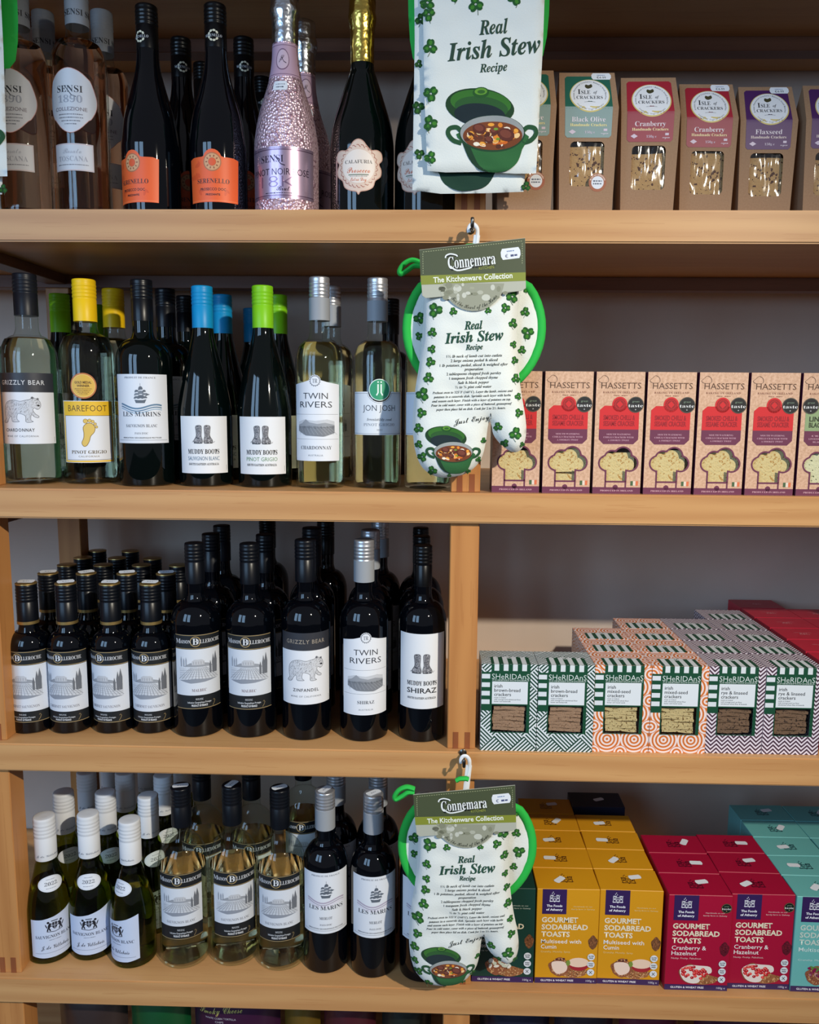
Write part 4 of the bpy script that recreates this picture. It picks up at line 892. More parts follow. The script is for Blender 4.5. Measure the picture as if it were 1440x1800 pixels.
e = empty('navy_carton', (.3158, .0212 + 4 * .0578 + .02, BZ[4])); tag(e, 'dark navy carton standing behind the right mustard yellow column', 'toast box'); o = obj('carton', bevel_box('carton', -AW / 2, AW / 2, 0, AD, 0, AH + .004, 'carton_navy', .0007), e)
A = Art(); sticker(A, 5, 28, 20, 10, '', .4); obj('price_sticker', A.mesh('price_sticker', on_top(AH + .004), 'carton_print', 20), e)

# --- chef-hat cracker cartons (second shelf)
HW, HD, HH = .0672, .05, .171
HATC = [(-15.2, 43.6, 9.6), (-8.0, 51.2, 9.0), (7.4, 54.1, 11.0), (17.6, 43.6, 9.8)]
def hat_outline(grow=0.0, k=72):
    cx, cy = 1.0, 41.0; P = []
    for i in range(k):
        a = 2 * math.pi * i / k; dx, dy = math.cos(a), math.sin(a); best = 0
        for x_, y_, r_ in HATC:
            r_ += grow; ox, oy = cx - x_, cy - y_; bq = ox * dx + oy * dy; cq = ox * ox + oy * oy - r_ * r_; D = bq * bq - cq
            if D > 0: best = max(best, -bq + math.sqrt(D)) if cq < 0 or -bq + math.sqrt(D) > 0 else best
        x0, x1, y0 = -14.8 - grow, 11.4 + grow, 18.5 - grow
        t_ = 1e9
        if dx > 1e-6: t_ = min(t_, (x1 - cx) / dx)
        if dx < -1e-6: t_ = min(t_, (x0 - cx) / dx)
        if dy < -1e-6: t_ = min(t_, (y0 - cy) / dy)
        if dy > 1e-6: t_ = min(t_, 6 / dy)
        P.append((cx + dx * max(best, t_ if dy < .2 else best), cy + dy * max(best, t_ if dy < .2 else best)))
    return P
HO, HO2 = hat_outline(), hat_outline(2.3)
def hat_kind(red, title, sub, cmat, greatx):
    PL = (104, 44, 72); A = Art()
    A.poly(HO2, PL, 1, [HO]); A.rect(-17, 9, -14.8, 19, PL, 1); A.rect(11.4, 9, 13.6, 19, PL, 1)
    A.text('HASSETTS', 1, 152, 8.2, (92, 62, 44), 'sans', w=55, off=-.006)
    A.line(catmull([(-27, 156), (-31, 159), (-27, 163), (-23, 166), (-18, 163), (-17, 158), (-20, 156)], 4), .5, (92, 62, 44), 3, True); A.line([(-26, 156), (-26, 149)], .5, (92, 62, 44), 3)
    A.text('BAKING IN IRELAND', 0, 142.6, 2.6, (150, 100, 80), 'serif', w=48, off=-.006, sp=1.2); A.text('SINCE', -5, 138.3, 1.6, (150, 100, 80), w=8); scrib(A, 6, 138.3, 8, 1.4, (150, 100, 80), 2)
    A.poly([(-27.5, 91), (27.5, 91), (27.5, 118), (21, 124), (-21, 124), (-27.5, 118)], red, 1); A.poly([(-27.5, 91), (27.5, 91), (27.5, 77), (21, 70.5), (-21, 70.5), (-27.5, 77)], PL, 1)
    A.ell(0, 126, 10.6, None, red, 1, 28); A.ell(0, 126, 8.4, None, tuple(v * .72 for v in red) if red[0] > 150 else PL, 2, 26); A.ring(0, 126, 6, 6.6, red, 3); A.poly([(0, 131), (4.6, 126), (0, 121), (-4.6, 126)], red, 4)
    for q in range(16): A.line([(6.8 * math.cos(q * .393), 126 + 6.8 * math.sin(q * .393)), (8 * math.cos(q * .393), 126 + 8 * math.sin(q * .393))], .4, red, 4)
    A.ell(greatx, 125.6, 11.2, None, (28, 28, 30), 5, 30); A.ring(greatx, 125.6, 10.4, 10.8, (120, 112, 96), 6); A.text('great', greatx, 130.2, 2.6, (120, 140, 120), 'sans', w=10, L=7); A.text('taste', greatx, 124.4, 4.4, (236, 236, 236), 'serif', w=20, off=-.01, L=7); A.text('★', greatx, 118.8, 1.8, (200, 200, 200), L=7)
    for q, s_ in enumerate(title): A.text(s_, 0, 107.6 - q * 8.3, 6.4, (150, 20, 34) if red[0] > 150 else (48, 56, 36), 'sans', w=44, off=.03)
    for q, s_ in enumerate(sub): A.text(s_, 0, 84.2 - q * 4.2, 2.1, (206, 160, 176), 'serif', w=(34, 42, 30)[q], off=-.006)
    A.rect(-33.5, .2, 33.5, 9.4, PL, 1); A.text('PRODUCED IN IRELAND', 0, 4.6, 2.2, (216, 170, 180), 'serif', w=46, off=-.006)
    A.ell(-1.6, 9.4, 3.6, None, PL, 1, 18)
    for q, c in enumerate(((70, 96, 60), (222, 206, 190), (214, 110, 70))): A.rect(19.5 + q * 3.5, 12, 23 + q * 3.5, 18.4, c, 2)
    return A.mesh('front_print', on_front(0), 'kraft_print', 30)
HB = carton_mesh('carton', HW, HD, HH, 'speckled_board', [(a * .001, b * .001) for a, b in HO], 'carton_plum')
sm = ('MOUTH WATERING', 'CHILLI CRACKER WITH', 'A SMOKEY TWIST')
HF1 = hat_kind((204, 34, 40), ('SMOKED CHILLI &', 'SESAME CRACKER'), sm, None, 22); HF2 = hat_kind((140, 160, 116), ('LINSEED &', 'BLACK PEPPER'), ('CRUNCHY', 'LINSEED CRACKER WITH', 'BLACK PEPPER'), None, -21)
HFILM = mesh_from('window_film', [(-.028, .0012, .016), (.030, .0012, .016), (.030, .0012, .068), (-.028, .0012, .068)], [(0, 1, 2, 3)], 'clear_glass')
WHERE = ['half hidden behind the upper oven glove', 'first right of the upper oven glove', 'second right of the upper oven glove', 'third right of the upper oven glove', 'third from the right end of its row', 'second from the right end of its row']
for k in range(7):
    x = .1922 + (k - 1) * .0713; e = empty('cracker_carton', (x, .0115 if k else .014, BZ[2]), math.radians((-.5, .8, -.4, .3, .6, -.3, .4)[k]))
    if k < 6: tag(e, 'tan carton with red tag, chef-hat window, ' + WHERE[k], 'cracker box', 'chef-hat cracker cartons on the second shelf')
    else: tag(e, 'tan chef-hat carton with green tag at the right edge', 'cracker box', 'chef-hat cracker cartons on the second shelf')
    c_ = obj('carton', HB, e); obj('front_print', HF1 if k < 6 else HF2, c_); obj('window_film', HFILM, e)
    hh = (.06, .066, .058, .062, .064, .066, .064)[k]
    obj('cracker', slab('cracker', -.030, .0285 - (.004 if k in (2, 3) else 0), .005, .010, .004 if k != 1 else .030, hh, 'cracker_oat' if k < 6 else 'cracker_herb', k, .0005), e)
    if k == 1: obj('cracker', slab('cracker', -.030, .027, .005, .010, .004, .0275, 'cracker_oat', 33, .0005), e)
    obj('cracker', slab('cracker', -.030, .030, .013, .018, .004, .055, 'cracker_oat' if k < 6 else 'cracker_herb', k + 50, .0005), e)

# --- gabled kraft cracker cartons (top shelf)
IW, ID, IF, IT = .0800, .050, .137, .190
def on_gable(u, v, h):
    s_ = np.clip(v - IF, 0, None); k = math.hypot(IT - IF, ID / 2); dy, dz = (ID / 2) / k, (IT - IF) / k
    y = np.where(v > IF, s_ * dy - h * dz, -h) - .0003; z = np.where(v > IF, IF + s_ * dz + h * dy * 0, v)
    sx = np.where(v > IF, 1 - .06 * s_ / .06, .90 + .10 * np.clip(v / IF, 0, 1)); return np.stack([u * sx, y, z], 1)
def gable_mesh():
    x, d = IW / 2, ID; xb = x * .90; xt = x * .94; hole = []
    for cx, cy, a0 in ((.0165, .041, -90), (.0165, .087, 0), (-.0175, .087, 90), (-.0175, .041, 180)):
        for q in range(5): a = math.radians(a0 + q * 22.5); hole.append((cx + .006 * math.cos(a), cy + .006 * math.sin(a)))
    V = [(-xb, 0, 0), (xb, 0, 0), (x, 0, IF), (-x, 0, IF), (-xb, d, 0), (xb, d, 0), (x, d, IF), (-x, d, IF), (-xt, d / 2, IT), (xt, d / 2, IT)]
    F = [(1, 5, 6, 2), (5, 4, 7, 6), (4, 0, 3, 7), (4, 5, 1, 0), (3, 2, 9, 8), (6, 7, 8, 9), (2, 6, 9), (7, 3, 8)]
    ring_ = [(-xb, 0), (xb, 0), (x, IF), (-x, IF)]; base = len(V); V += [(a, 0, b) for a, b in ring_ + hole]
    for t_ in tessellate_polygon([[Vector((a, b, 0)) for a, b in ring_], [Vector((a, b, 0)) for a, b in hole]]):
        p_ = [V[base + i] for i in t_]; s_ = (p_[1][0] - p_[0][0]) * (p_[2][2] - p_[0][2]) - (p_[2][0] - p_[0][0]) * (p_[1][2] - p_[0][2]); F.append(tuple(base + i for i in (t_ if s_ > 0 else t_[::-1])))
    return mesh_from('carton', V, F, 'kraft_board')
GB = gable_mesh()
def isle_label(c, c2, flav, foilc):
    A = Art(); P = [(-32, 101), (-29, 98), (29, 98), (32, 101), (32, 186), (29, 189), (-29, 189), (-32, 186)]
    A.poly(P, c, 0); A.poly([(-32, 101), (-29, 98), (29, 98), (32, 101), (32, 138), (-32, 138)], c2, 1)
    A.ell(2, 157, 27.6, 26.5, (206, 186, 110), 2, 44); A.ell(2, 157.6, 26.2, 25.2, (226, 228, 232), 3, 44)
    A.text('Artisan Flavoured Crackers • Baked in Small Batches', 2, 157.5, 2.2, (90, 92, 96), 'sans', w=86, arc=(22.3, math.pi / 2), L=5); A.text('Natural Ingredients', 2, 157.5, 2.2, (150, 152, 156), 'sans', w=40, arc=(-22.8, -math.pi / 2), L=5)
    A.poly(catmull([(0, 168), (-4, 171), (-3, 175), (1, 174), (5, 175.6), (6, 171)], 4), (62, 60, 34), 5)
    A.text('I', -12.5, 163, 8.2, (44, 46, 52), 'serif', off=-.006, L=5); A.text('SLE', -3.4, 162, 6.4, (44, 46, 52), 'serif', w=12.5, off=-.006, L=5); A.text('of', 10, 162, 4.4, (44, 46, 52), 'italic', w=5.5, L=5); A.text('CRACKERS', 1.5, 153.4, 5, (44, 46, 52), 'serif', w=36, off=-.006, L=5)
    A.line([(-6, 145.6), (1.5, 146.4), (9, 145.6)], .4, (60, 60, 60), 5); A.poly([(-2, 146), (0, 147.4), (2, 146.8), (4, 147.2), (5.5, 146)], tuple(v * .7 for v in c), 6)
    A.text(flav, 0, 121.5, 6.2, (226, 214, 220), 'serif', w=min(46, len(flav) * 4.7), off=-.006, L=4); A.text('Handmade Crackers', 0, 114.4, 3.5, foilc, 'serif', w=50, L=4)
    A.poly([(-27, 105.4), (-22, 108.4), (-17, 105.4), (-22, 102.4)], (206, 190, 206), 4); A.text('150g e', 2, 105, 3.0, (206, 190, 206), 'serif', w=14, off=-.006, L=4); A.rect(21, 106.4, 26, 109.4, (206, 190, 206), 4); A.text('vegan', 22.5, 104, 2.8, (222, 210, 222), 'script', w=10, L=4)
    return A.mesh('front_label', on_gable, 'label_print', 6)
IL = {'green': isle_label((22, 92, 74), (126, 152, 150), 'Black Olive', (244, 226, 150)), 'red': isle_label((158, 24, 46), (146, 44, 66), 'Cranberry', (246, 226, 170)), 'violet': isle_label((66, 20, 86), (78, 38, 96), 'Flaxseed', (236, 216, 206))}
IFILM = []
for q in range(3):
    V = []; F = []; r = random.Random(q + 3); n1, n2 = 14, 16
    for i in range(n1 + 1):
        for j in range(n2 + 1):
            x_, z_ = -.0245 + .048 * i / n1, .034 + .060 * j / n2; V.append((x_, .0016 + .0016 * noise.noise(Vector((x_ * 130 + q * 9, z_ * 45, q))), z_))
    for i in range(n1):
        for j in range(n2): a = i * (n2 + 1) + j; F.append((a, a + n2 + 1, a + n2 + 2, a + 1))
    IFILM.append(mesh_from('window_film', V, F, 'window_film', True))
A = Art(); A.ell(15, 40, 12, None, (150, 76, 40), 0, 30); A.ell(15, 40, 8.4, None, (214, 218, 226), 1, 26); A.text('BLAS NA hEIREANN', 15, 40, 1.9, (226, 206, 190), 'bold', w=26, arc=(10.2, math.pi / 2), L=2)
for q in range(2): scrib(A, 15, 42 - q * 3.6, 12, 2.2, (66, 76, 96), q)
SEAL = A.mesh('award_seal', on_front(0), 'label_print', 20)
A = Art(); sticker(A, 20, 189, 28, 11, ''); scrib(A, 20, 191, 12, 1.6, (110, 130, 170), 1, 5); A.text('€4-99', 20, 187, 3.6, (40, 44, 50), 'sans', w=13, L=5); ISTK = A.mesh('price_sticker', on_gable, 'label_print', 8)
G_ = 'gabled kraft cracker cartons on the top shelf'
for k, (x, y, kd, lb, seal, st) in enumerate(((.1230, .012, 'green', 'kraft gable carton mostly hidden behind the tea towel', 1, 0), (.2075, .020, 'green', 'kraft gable carton with green black olive label', 1, 1), (.2950, .038, 'red', 'kraft gable carton with red cranberry label, no price sticker', 0, 0),
        (.3830, .062, 'red', 'kraft gable carton with red cranberry label and white price sticker', 0, 1), (.4690, .072, 'violet', 'kraft gable carton with violet flaxseed label and white price sticker', 0, 1), (.5580, .068, 'violet', 'kraft gable carton with violet label cut by the right edge', 0, 0), (.1250, .085, 'red', 'kraft gable carton standing behind the one hidden by the tea towel', 0, 0))):
    e = empty('cracker_carton', (x, y, BZ[1]), math.radians((0, .5, -.8, 1.0, -.4, .6, 0)[k])); tag(e, lb, 'cracker box', G_); c_ = obj('carton', GB, e); obj('front_label', IL[kd], c_); obj('window_film', IFILM[k % 3], e)
    obj('cracker', slab('cracker', -.030, .026, .006, .011, .004, .092 - .004 * (k % 3), 'cracker_seeded', k, .0006), e); obj('cracker', slab('cracker', -.031, .030, .014, .019, .004, .080, 'cracker_seeded', k + 9, .0006), e)
    if seal: obj('award_seal', SEAL, c_)
    if st: obj('price_sticker', ISTK, c_)

# ------------------------------------------------------------------ padded cloth
def inflate(name, outline, T, D, mat, grid=.006, back=.6, wr=.0, seed=0, taper=None):
    P = np.array(outline); n = len(P); lo, hi = P.min(0), P.max(0)
    def dist(u, v):
        q = np.stack([u, v], 1); best = np.full(len(q), 1e9)
        for i in range(n):
            a, b = P[i], P[(i + 1) % n]; ab = b - a; t_ = np.clip(((q - a) @ ab) / (ab @ ab + 1e-18), 0, 1); best = np.minimum(best, np.linalg.norm(q - (a + t_[:, None] * ab), axis=1))
        return best
    def hf(u, v):
        u = np.asarray(u, float); v = np.asarray(v, float); k = np.clip(dist(u, v) / D, 0, 1)
        h = T * np.sqrt(np.clip(1 - (1 - k) ** 2, 0, 1))
        if wr:
            h = h + wr * k * (np.sin(v * 210 + np.sin(u * 70 + seed) * 1.6 + seed) * .5 + np.sin(u * 120 + v * 90 + seed * 2) * .35 + .35 * np.sin(v * 95 - u * 60))
        return h
    def ins(x, y):
        c = False; j = n - 1
        for i in range(n):
            if (P[i][1] > y) != (P[j][1] > y) and x < (P[j][0] - P[i][0]) * (y - P[i][1]) / (P[j][1] - P[i][1]) + P[i][0]: c = not c
            j = i
        return c
    vs = [Vector((a, b)) for a, b in P]; gx = np.arange(lo[0], hi[0], grid); gy = np.arange(lo[1], hi[1], grid); cand = np.array([(a, b) for a in gx for b in gy]); dd = dist(cand[:, 0], cand[:, 1])
    vs += [Vector(p_) for p_, d_ in zip(cand, dd) if d_ > grid * .35 and ins(*p_)]
    r_ = delaunay_2d_cdt(vs, [(i, (i + 1) % n) for i in range(n)], [], 0, 1e-7); co = np.array([tuple(v) for v in r_[0]]); F = [f for f in r_[2] if ins(*(co[list(f)].mean(0)))]
    h = hf(co[:, 0], co[:, 1]); N = len(co); edge = dist(co[:, 0], co[:, 1]) < 1e-6
    V = [(u, -a, v) for (u, v), a in zip(co, h)] + [(u, a * back + (0 if e_ else .0004), v) for (u, v), a, e_ in zip(co, h, edge)]
    FF = []
    for f in F:
        s_ = np.cross(co[f[1]] - co[f[0]], co[f[2]] - co[f[0]]); f = list(f) if s_ > 0 else list(f)[::-1]; FF.append(tuple(f)); FF.append(tuple(N + i for i in f[::-1]))
    me = mesh_from(name, V, FF, mat, True); bm = bmesh.new(); bm.from_mesh(me); bmesh.ops.remove_doubles(bm, verts=bm.verts[:], dist=1e-6); bm.to_mesh(me); bm.free()
    me.polygons.foreach_set('use_smooth', [True] * len(me.polygons)); return me, hf
def sprigs(spots, ox, oy, sc, fn, rot, dk=1.0):
    out = []
    for i, (x, y, r) in enumerate(spots):
        A = Art(); A.px(ox, oy, sc); shamrock(A, x, y, r, rot(i), dk=dk); out.append(A.mesh('shamrock_print', fn, 'cloth_print', 4))
    return out
def drape(hf, y0=0.0, k=1.0): return lambda u, v, h: np.stack([u, y0 - k * hf(u, v) - h - .0003, v], 1)
t = NT('white_cloth'); t.b.inputs['Base Color'].default_value = (*lin((222, 226, 222)), 1); t.set(rough=.95); co_ = t.n('ShaderNodeTexCoord'); t.bump(t.noise(650, 3, co_.outputs['Object']), .35, .001)
DG = (34, 74, 58)

# --- oven glove sets
SC = .0001972; GX, GY = 540, 60
gp = lambda pts: [((x - GX) * SC, (GY - y) * SC) for x, y in pts]
mitt_px = [(222, 470), (214, 600), (208, 720), (200, 860), (184, 1000), (160, 1150), (147, 1300), (145, 1420), (160, 1560), (200, 1670), (262, 1730), (340, 1756), (430, 1753), (520, 1726), (588, 1672), (630, 1600), (650, 1500), (660, 1410), (672, 1368), (688, 1400), (700, 1455), (740, 1510), (798, 1558), (850, 1578), (892, 1558), (916, 1508), (926, 1430), (916, 1330), (896, 1230), (876, 1120), (860, 1000), (848, 860), (842, 720), (848, 600), (862, 500), (866, 400), (800, 330), (520, 330), (240, 380)]
MO = catmull(gp(mitt_px), 3); MITT, MH = inflate('mitt', MO, .017, .030, 'white_cloth', .0055, .5, .0011, 1)
A = Art(); A.px(GX, GY, SC * 1000)
TX = (40, 66, 56)
for s_, x, y, h, w_, st in (('Real', 545, 728, 52, 122, 'italic'), ('Irish Stew', 550, 802, 66, 392, 'italic'), ('Recipe', 553, 870, 34, 114, 'italic')): A.text(s_, x, y, h, DG, st, w=w_, rot=.075 if h > 60 else .05, off=.014)
rec = [('1½ lb neck of lamb cut into cutlets', 555, 928, 370), ('2 large onions peeled & sliced', 555, 957, 315), ('1 lb potatoes, peeled, sliced & weighed after', 553, 987, 455), ('preparation', 552, 1015, 125), ('2 tablespoons chopped fresh parsley', 553, 1044, 365), ('1 teaspoon fresh chopped thyme', 553, 1073, 325), ('Salt & black pepper', 552, 1103, 210), ('½ to ¾ pint cold water', 553, 1132, 243)]
for s_, x, y, w_ in rec: A.text(s_, x, y, 17, (44, 52, 52), 'italic', w=w_, rot=.03)
par = [('Preheat oven to 325°F (160°C). Layer the lamb, onions and', 548, 1166, 540), ('potatoes in a casserole dish. Sprinkle each layer with herbs', 546, 1194, 520), ('and season each layer. Finish with a layer of potatoes on top.', 542, 1222, 530), ('Pour in cold water, cover with a piece of buttered, greaseproof', 542, 1250, 545), ('paper then place lid on dish. Cook for 2 to 2½ hours.', 538, 1279, 470)]
for s_, x, y, w_ in par: A.text(s_, x, y, 15, (44, 52, 52), 'italic', w=w_, rot=.035)
A.text('Just Enjoy!', 550, 1350, 34, (44, 52, 52), 'script', w=262, rot=.16)
A2 = Art(); A2.px(GX, GY, SC * 1000); stew_pot(A2, 424, 1575, .61); MPOT = A2.mesh('pot_print', drape(MH), 'cloth_print', 4)
MSPR = sprigs([(290, 630, 50), (410, 640, 28), (272, 775, 33), (270, 885, 30), (262, 970, 35), (250, 1075, 38), (210, 1185, 48), (205, 1310, 36), (185, 1415, 36), (187, 1525, 30), (212, 1610, 36), (282, 1705, 36), (400, 1738, 16), (800, 540, 44), (755, 615, 34), (640, 632, 24), (812, 712, 34), (818, 850, 26), (830, 955, 28), (840, 1075, 34), (858, 1195, 26), (866, 1305, 32), (725, 1400, 32), (845, 1445, 46), (775, 1512, 30), (897, 1520, 20), (632, 1495, 22), (600, 1625, 22), (530, 1708, 20)], GX, GY, SC * 1000, drape(MH), lambda i: -1.57 + (i * 37 % 7 - 3) * .18)
MPRINT = A.mesh('recipe_print', drape(MH), 'cloth_print', 4)
cc = np.array(gp([(559, 738)])[0]); PR = 463 * SC
PO = [(cc[0] + PR * math.cos(a), cc[1] + PR * (math.sin(a) if math.sin(a) < .6 else .6 + (math.sin(a) - .6) * .45)) for a in np.linspace(0, 2 * math.pi, 49)[:-1]]; PH_, PHH = inflate('pot_holder', PO, .005, .02, 'white_cloth', .008, .8, .0008, 3)
PTRIM = tube('green_binding', [(x, -.001, z) for x, z in PO], .0062, 'trim_green', 10, True, .8)
PSPR = sprigs([(182, 670, 42), (182, 790, 30), (240, 930, 30), (908, 470, 28), (905, 625, 34), (925, 765, 46), (890, 880, 30), (600, 560, 40), (500, 900, 40), (700, 700, 40)], GX, GY, SC * 1000, drape(PHH), lambda i: -1.2 + i)
# header card
cardp = [(180, 248), (870, 172), (880, 405), (884, 490), (858, 506), (732, 522)] + [(540 + 206 * math.cos(a), 440 + 198 * math.sin(a)) for a in np.linspace(.40, math.pi - .50, 14)] + [(345, 545), (225, 556), (202, 540)]
bm = bmesh.new(); vs = [bm.verts.new((x, 0, z)) for x, z in gp(cardp)]; f_ = bm.faces.new(vs); g_ = bmesh.ops.extrude_face_region(bm, geom=[f_]); bmesh.ops.translate(bm, verts=[v for v in g_['geom'] if isinstance(v, bmesh.types.BMVert)], vec=(0, .0008, 0)); bmesh.ops.recalc_face_normals(bm, faces=bm.faces[:])
CARD = bpy.data.meshes.new('header_card'); bm.to_mesh(CARD); bm.free(); CARD.materials.append(plain('card_board', (170, 172, 158), .4))
A = Art(); A.px(GX, GY, SC * 1000); OL = (74, 82, 58)
A.poly([(181, 250), (869, 174), (880, 388), (190, 412)], OL, 1); A.poly([(190, 412), (880, 388), (881, 442), (195, 470)], (132, 140, 52), 1)
r = random.Random(4)
A.poly([(197, 472), (882, 444), (884, 488), (856, 505), (228, 554), (204, 540)], (176, 178, 164), 1); A.poly([(540 + 202 * math.cos(a), 440 + 194 * math.sin(a)) for a in np.linspace(.1, math.pi - .1, 18)], (150, 152, 134), 2)
for q in range(26): A.ell(r.uniform(330, 750), r.uniform(468, 560), r.uniform(8, 30), r.uniform(8, 26), r.choice(((176, 178, 162), (134, 136, 116), (196, 198, 186), (160, 162, 142))), 3 + q % 3, 10)
for x, y in ((190, 268), (860, 195)):
    pass
for q in range(40): 
    x = 205 + q * 16.3; A.line([(x, 262 - (x - 205) * .110), (x + 9, 261 - (x - 205) * .110)], 3, (176, 182, 140), 2)
for q in range(9): A.line([(204 + q * .4, 272 + q * 15), (204.4 + q * .4, 280 + q * 15)], 3, (176, 182, 140), 2); A.line([(852 + q * .4, 205 + q * 15), (852.4 + q * .4, 213 + q * 15)], 3, (176, 182, 140), 2)
A.text('Connemara', 530, 322, 76, (16, 20, 16), 'serif', w=318, rot=.11, off=.03, L=3); A.line(catmull([(362, 290), (385, 278), (420, 282), (436, 290)], 4, False), 16, (16, 20, 16), 3)
A.text('Connemara', 524, 316, 74, (230, 234, 234), 'serif', w=312, rot=.11, off=.0, L=5); A.line(catmull([(352, 300), (358, 284), (384, 274), (420, 280), (432, 290)], 4, False), 9, (230, 234, 234), 5); A.line(catmull([(385, 352), (430, 378), (500, 366), (526, 356)], 4, False), 10, (226, 230, 230), 5)
A.text('KITCHEN', 622, 360, 18, (158, 164, 70), 'sans', w=98, rot=.10, L=6); A.text('The Kitchenware Collection', 534, 424, 34, (232, 236, 226), 'sans', w=520, rot=.062, off=.02, L=4)
A.text('For the Heart of the Home', 540, 430, 24, (62, 66, 54), 'script', w=330, arc=(-182, -math.pi / 2 + .05), L=7)
CPRINT = A.mesh('card_print', on_front(0), 'card_print', 12)
A = Art(); A.px(GX, GY, SC * 1000); sticker(A, 778, 270, 128, 70, '', -.12, 6); scrib(A, 778, 254, 50, 9, (90, 120, 170), 1, 8, -.12); A.text('€', 752, 287, 22, (50, 60, 110), 'sans', rot=.12, L=8); scrib(A, 800, 281, 44, 16, (70, 80, 120), 6, 8, -.12); CSTK = A.mesh('price_sticker', on_front(0), 'card_print', 12)
def ribbon(name, pts, wd, mat):   # flat folded tape
    V = []; F = []
    for (x, z, y) in pts: V += [(x, y - wd / 2, z), (x, y + wd / 2, z)]
    for i in range(len(pts) - 1): F.append((2 * i, 2 * i + 1, 2 * i + 3, 2 * i + 2))
    bm = bmesh.new(); vs = [bm.verts.new(v) for v in V]; [bm.faces.new([vs[i] for i in f]) for f in F]; bmesh.ops.solidify(bm, geom=bm.faces[:], thickness=.0014)
    bmesh.ops.recalc_face_normals(bm, faces=bm.faces[:]); me = bpy.data.meshes.new(name); bm.to_mesh(me); bm.free(); me.materials.append(MAT[mat]); return me
lp = catmull(gp([(185, 300), (130, 285), (75, 310), (45, 355), (55, 378), (100, 352), (140, 325), (185, 325)]), 4, False)
LOOP = tube('hanging_loop', [(x, .001, z) for x, z in lp], .0034, 'trim_green', 8, False, 1.5)
tb = gp([(475, 215), (500, 200), (545, 198), (560, 205)]); TAB = tube('hanging_tab', [(x, .003, z) for x, z in tb], .0032, 'trim_green', 8, False, 1.4)
hk = gp([(560, 200), (568, 160), (570, 110), (566, 75), (545, 52), (522, 56), (510, 80), (512, 105)]); HANG = tube('hanger', [(x, .0015, z) for x, z in catmull(hk, 4, False)], .0026, 'hanger_white', 8, False, .6)
HPLATE = tube('hanger_tab', [(x, .002, z) for x, z in gp([(566, 120), (556, 215), (545, 330)])], .0042, 'hanger_white', 8, False, .25)
def glove_set(x, z, label, k, ry):
    e = empty('oven_glove_set', (x, -.034, z)); e.rotation_euler = (math.radians(1.0), math.radians(ry), 0); e.scale = (k, 1, k); tag(e, label, 'oven glove', 'hanging oven glove sets')
    g_ = obj('oven_glove', MITT, e, (0, -.004, 0)); obj('recipe_print', MPRINT, g_); obj('pot_print', MPOT, g_); [obj('shamrock_print', q, g_) for q in MSPR]
    o = obj('pot_holder', PH_, e, (0, .018, 0)); [obj('shamrock_print', q, o) for q in PSPR]; obj('green_binding', PTRIM, o)
    c_ = obj('header_card', CARD, e, (0, -.0238, 0)); obj('card_print', CPRINT, c_); obj('price_sticker', CSTK, c_)
    obj('hanging_loop', LOOP, e, (0, .012, 0)); obj('hanging_tab', TAB, e, (0, .002, 0)); o = obj('hanger', HANG, e, (0, .012, 0)); obj('hanger_tab', HPLATE, o)
    return e
glove_set(.0528, 1.5795, 'shamrock printed oven glove set hanging below the top shelf board, upper of two', 1.0, 0)
glove_set(.0548, .8365, 'shamrock printed oven glove set hanging below the third shelf board, lower of two', 1.055, -.6)
def hook(x, z, label):
    e = empty('metal_hook', (x, 0, z)); tag(e, label, 'hook', 'metal hooks screwed to the shelf edges')
    obj('peg', tube('peg', [(0, .004, 0), (0, -.012, -.001), (0, -.030, -.0045), (0, -.040, -.003), (0, -.043, .003), (0, -.041, .007)], .0024, 'hook_metal', 10), e)
    me = lathe('hook_plate', [(.0035, 0), (.0055, .0002), (.0055, .0016), (.0030, .0030)], 'hook_metal', 20); o = obj('hook_plate', me, e); o.rotation_euler = (math.radians(90), 0, 0)
hook(.0505, 1.5780, 'small steel hook on the shelf edge above the upper oven glove'); hook(.0522, .8348, 'small steel hook on the shelf edge above the lower oven glove')

# --- tea towel sets on the top shelf
TS = .0001905; TXO = 253; ZT = 1.8544
tp = lambda pts: [((x - 555) * TS, -y * TS) for x, y in pts]
front = [(150, -420), (160, -200), (165, 0), (172, 300), (182, 600), (196, 900), (206, 1102), (330, 1112), (600, 1108), (800, 1120), (946, 1118), (952, 900), (960, 600), (968, 300), (970, 0), (968, -250), (965, -420), (700, -430), (400, -430)]
def dense(pts, step=30):
    o = []
    for i, p_ in enumerate(pts):
        q = pts[(i + 1) % len(pts)]; n = max(1, int(math.dist(p_, q) / step)); o += [(p_[0] + (q[0] - p_[0]) * k / n, p_[1] + (q[1] - p_[1]) * k / n) for k in range(n)]
    return o
TF, TFH = inflate('towel_front', tp(dense(front)), .0035, .006, 'white_cloth', .0075, .6, .0009, 5)
backp = [(95, -420), (105, -100), (112, 250), (108, 700), (104, 1212), (300, 1236), (600, 1232), (870, 1222), (880, 1100), (905, 700), (930, 300), (940, -420)]
TB, TBH = inflate('towel_back', tp(dense(backp)), .0035, .006, 'white_cloth', .0085, .6, .0009, 8)
A = Art(); A.px(555, 0, TS * 1000)
for s_, x, y, h, w_ in (('Real', 635, 196, 88, 192), ('Irish Stew', 640, 328, 108, 622), ('Recipe', 640, 448, 52, 184)): A.text(s_, x, y, h, (44, 70, 56), 'italic', w=w_, rot=.09 if h > 90 else .06, off=.008)
A2 = Art(); A2.px(555, 0, TS * 1000); stew_pot(A2, 640, 868, 1.0); TPOT = A2.mesh('pot_print', drape(TFH), 'cloth_print', 5)
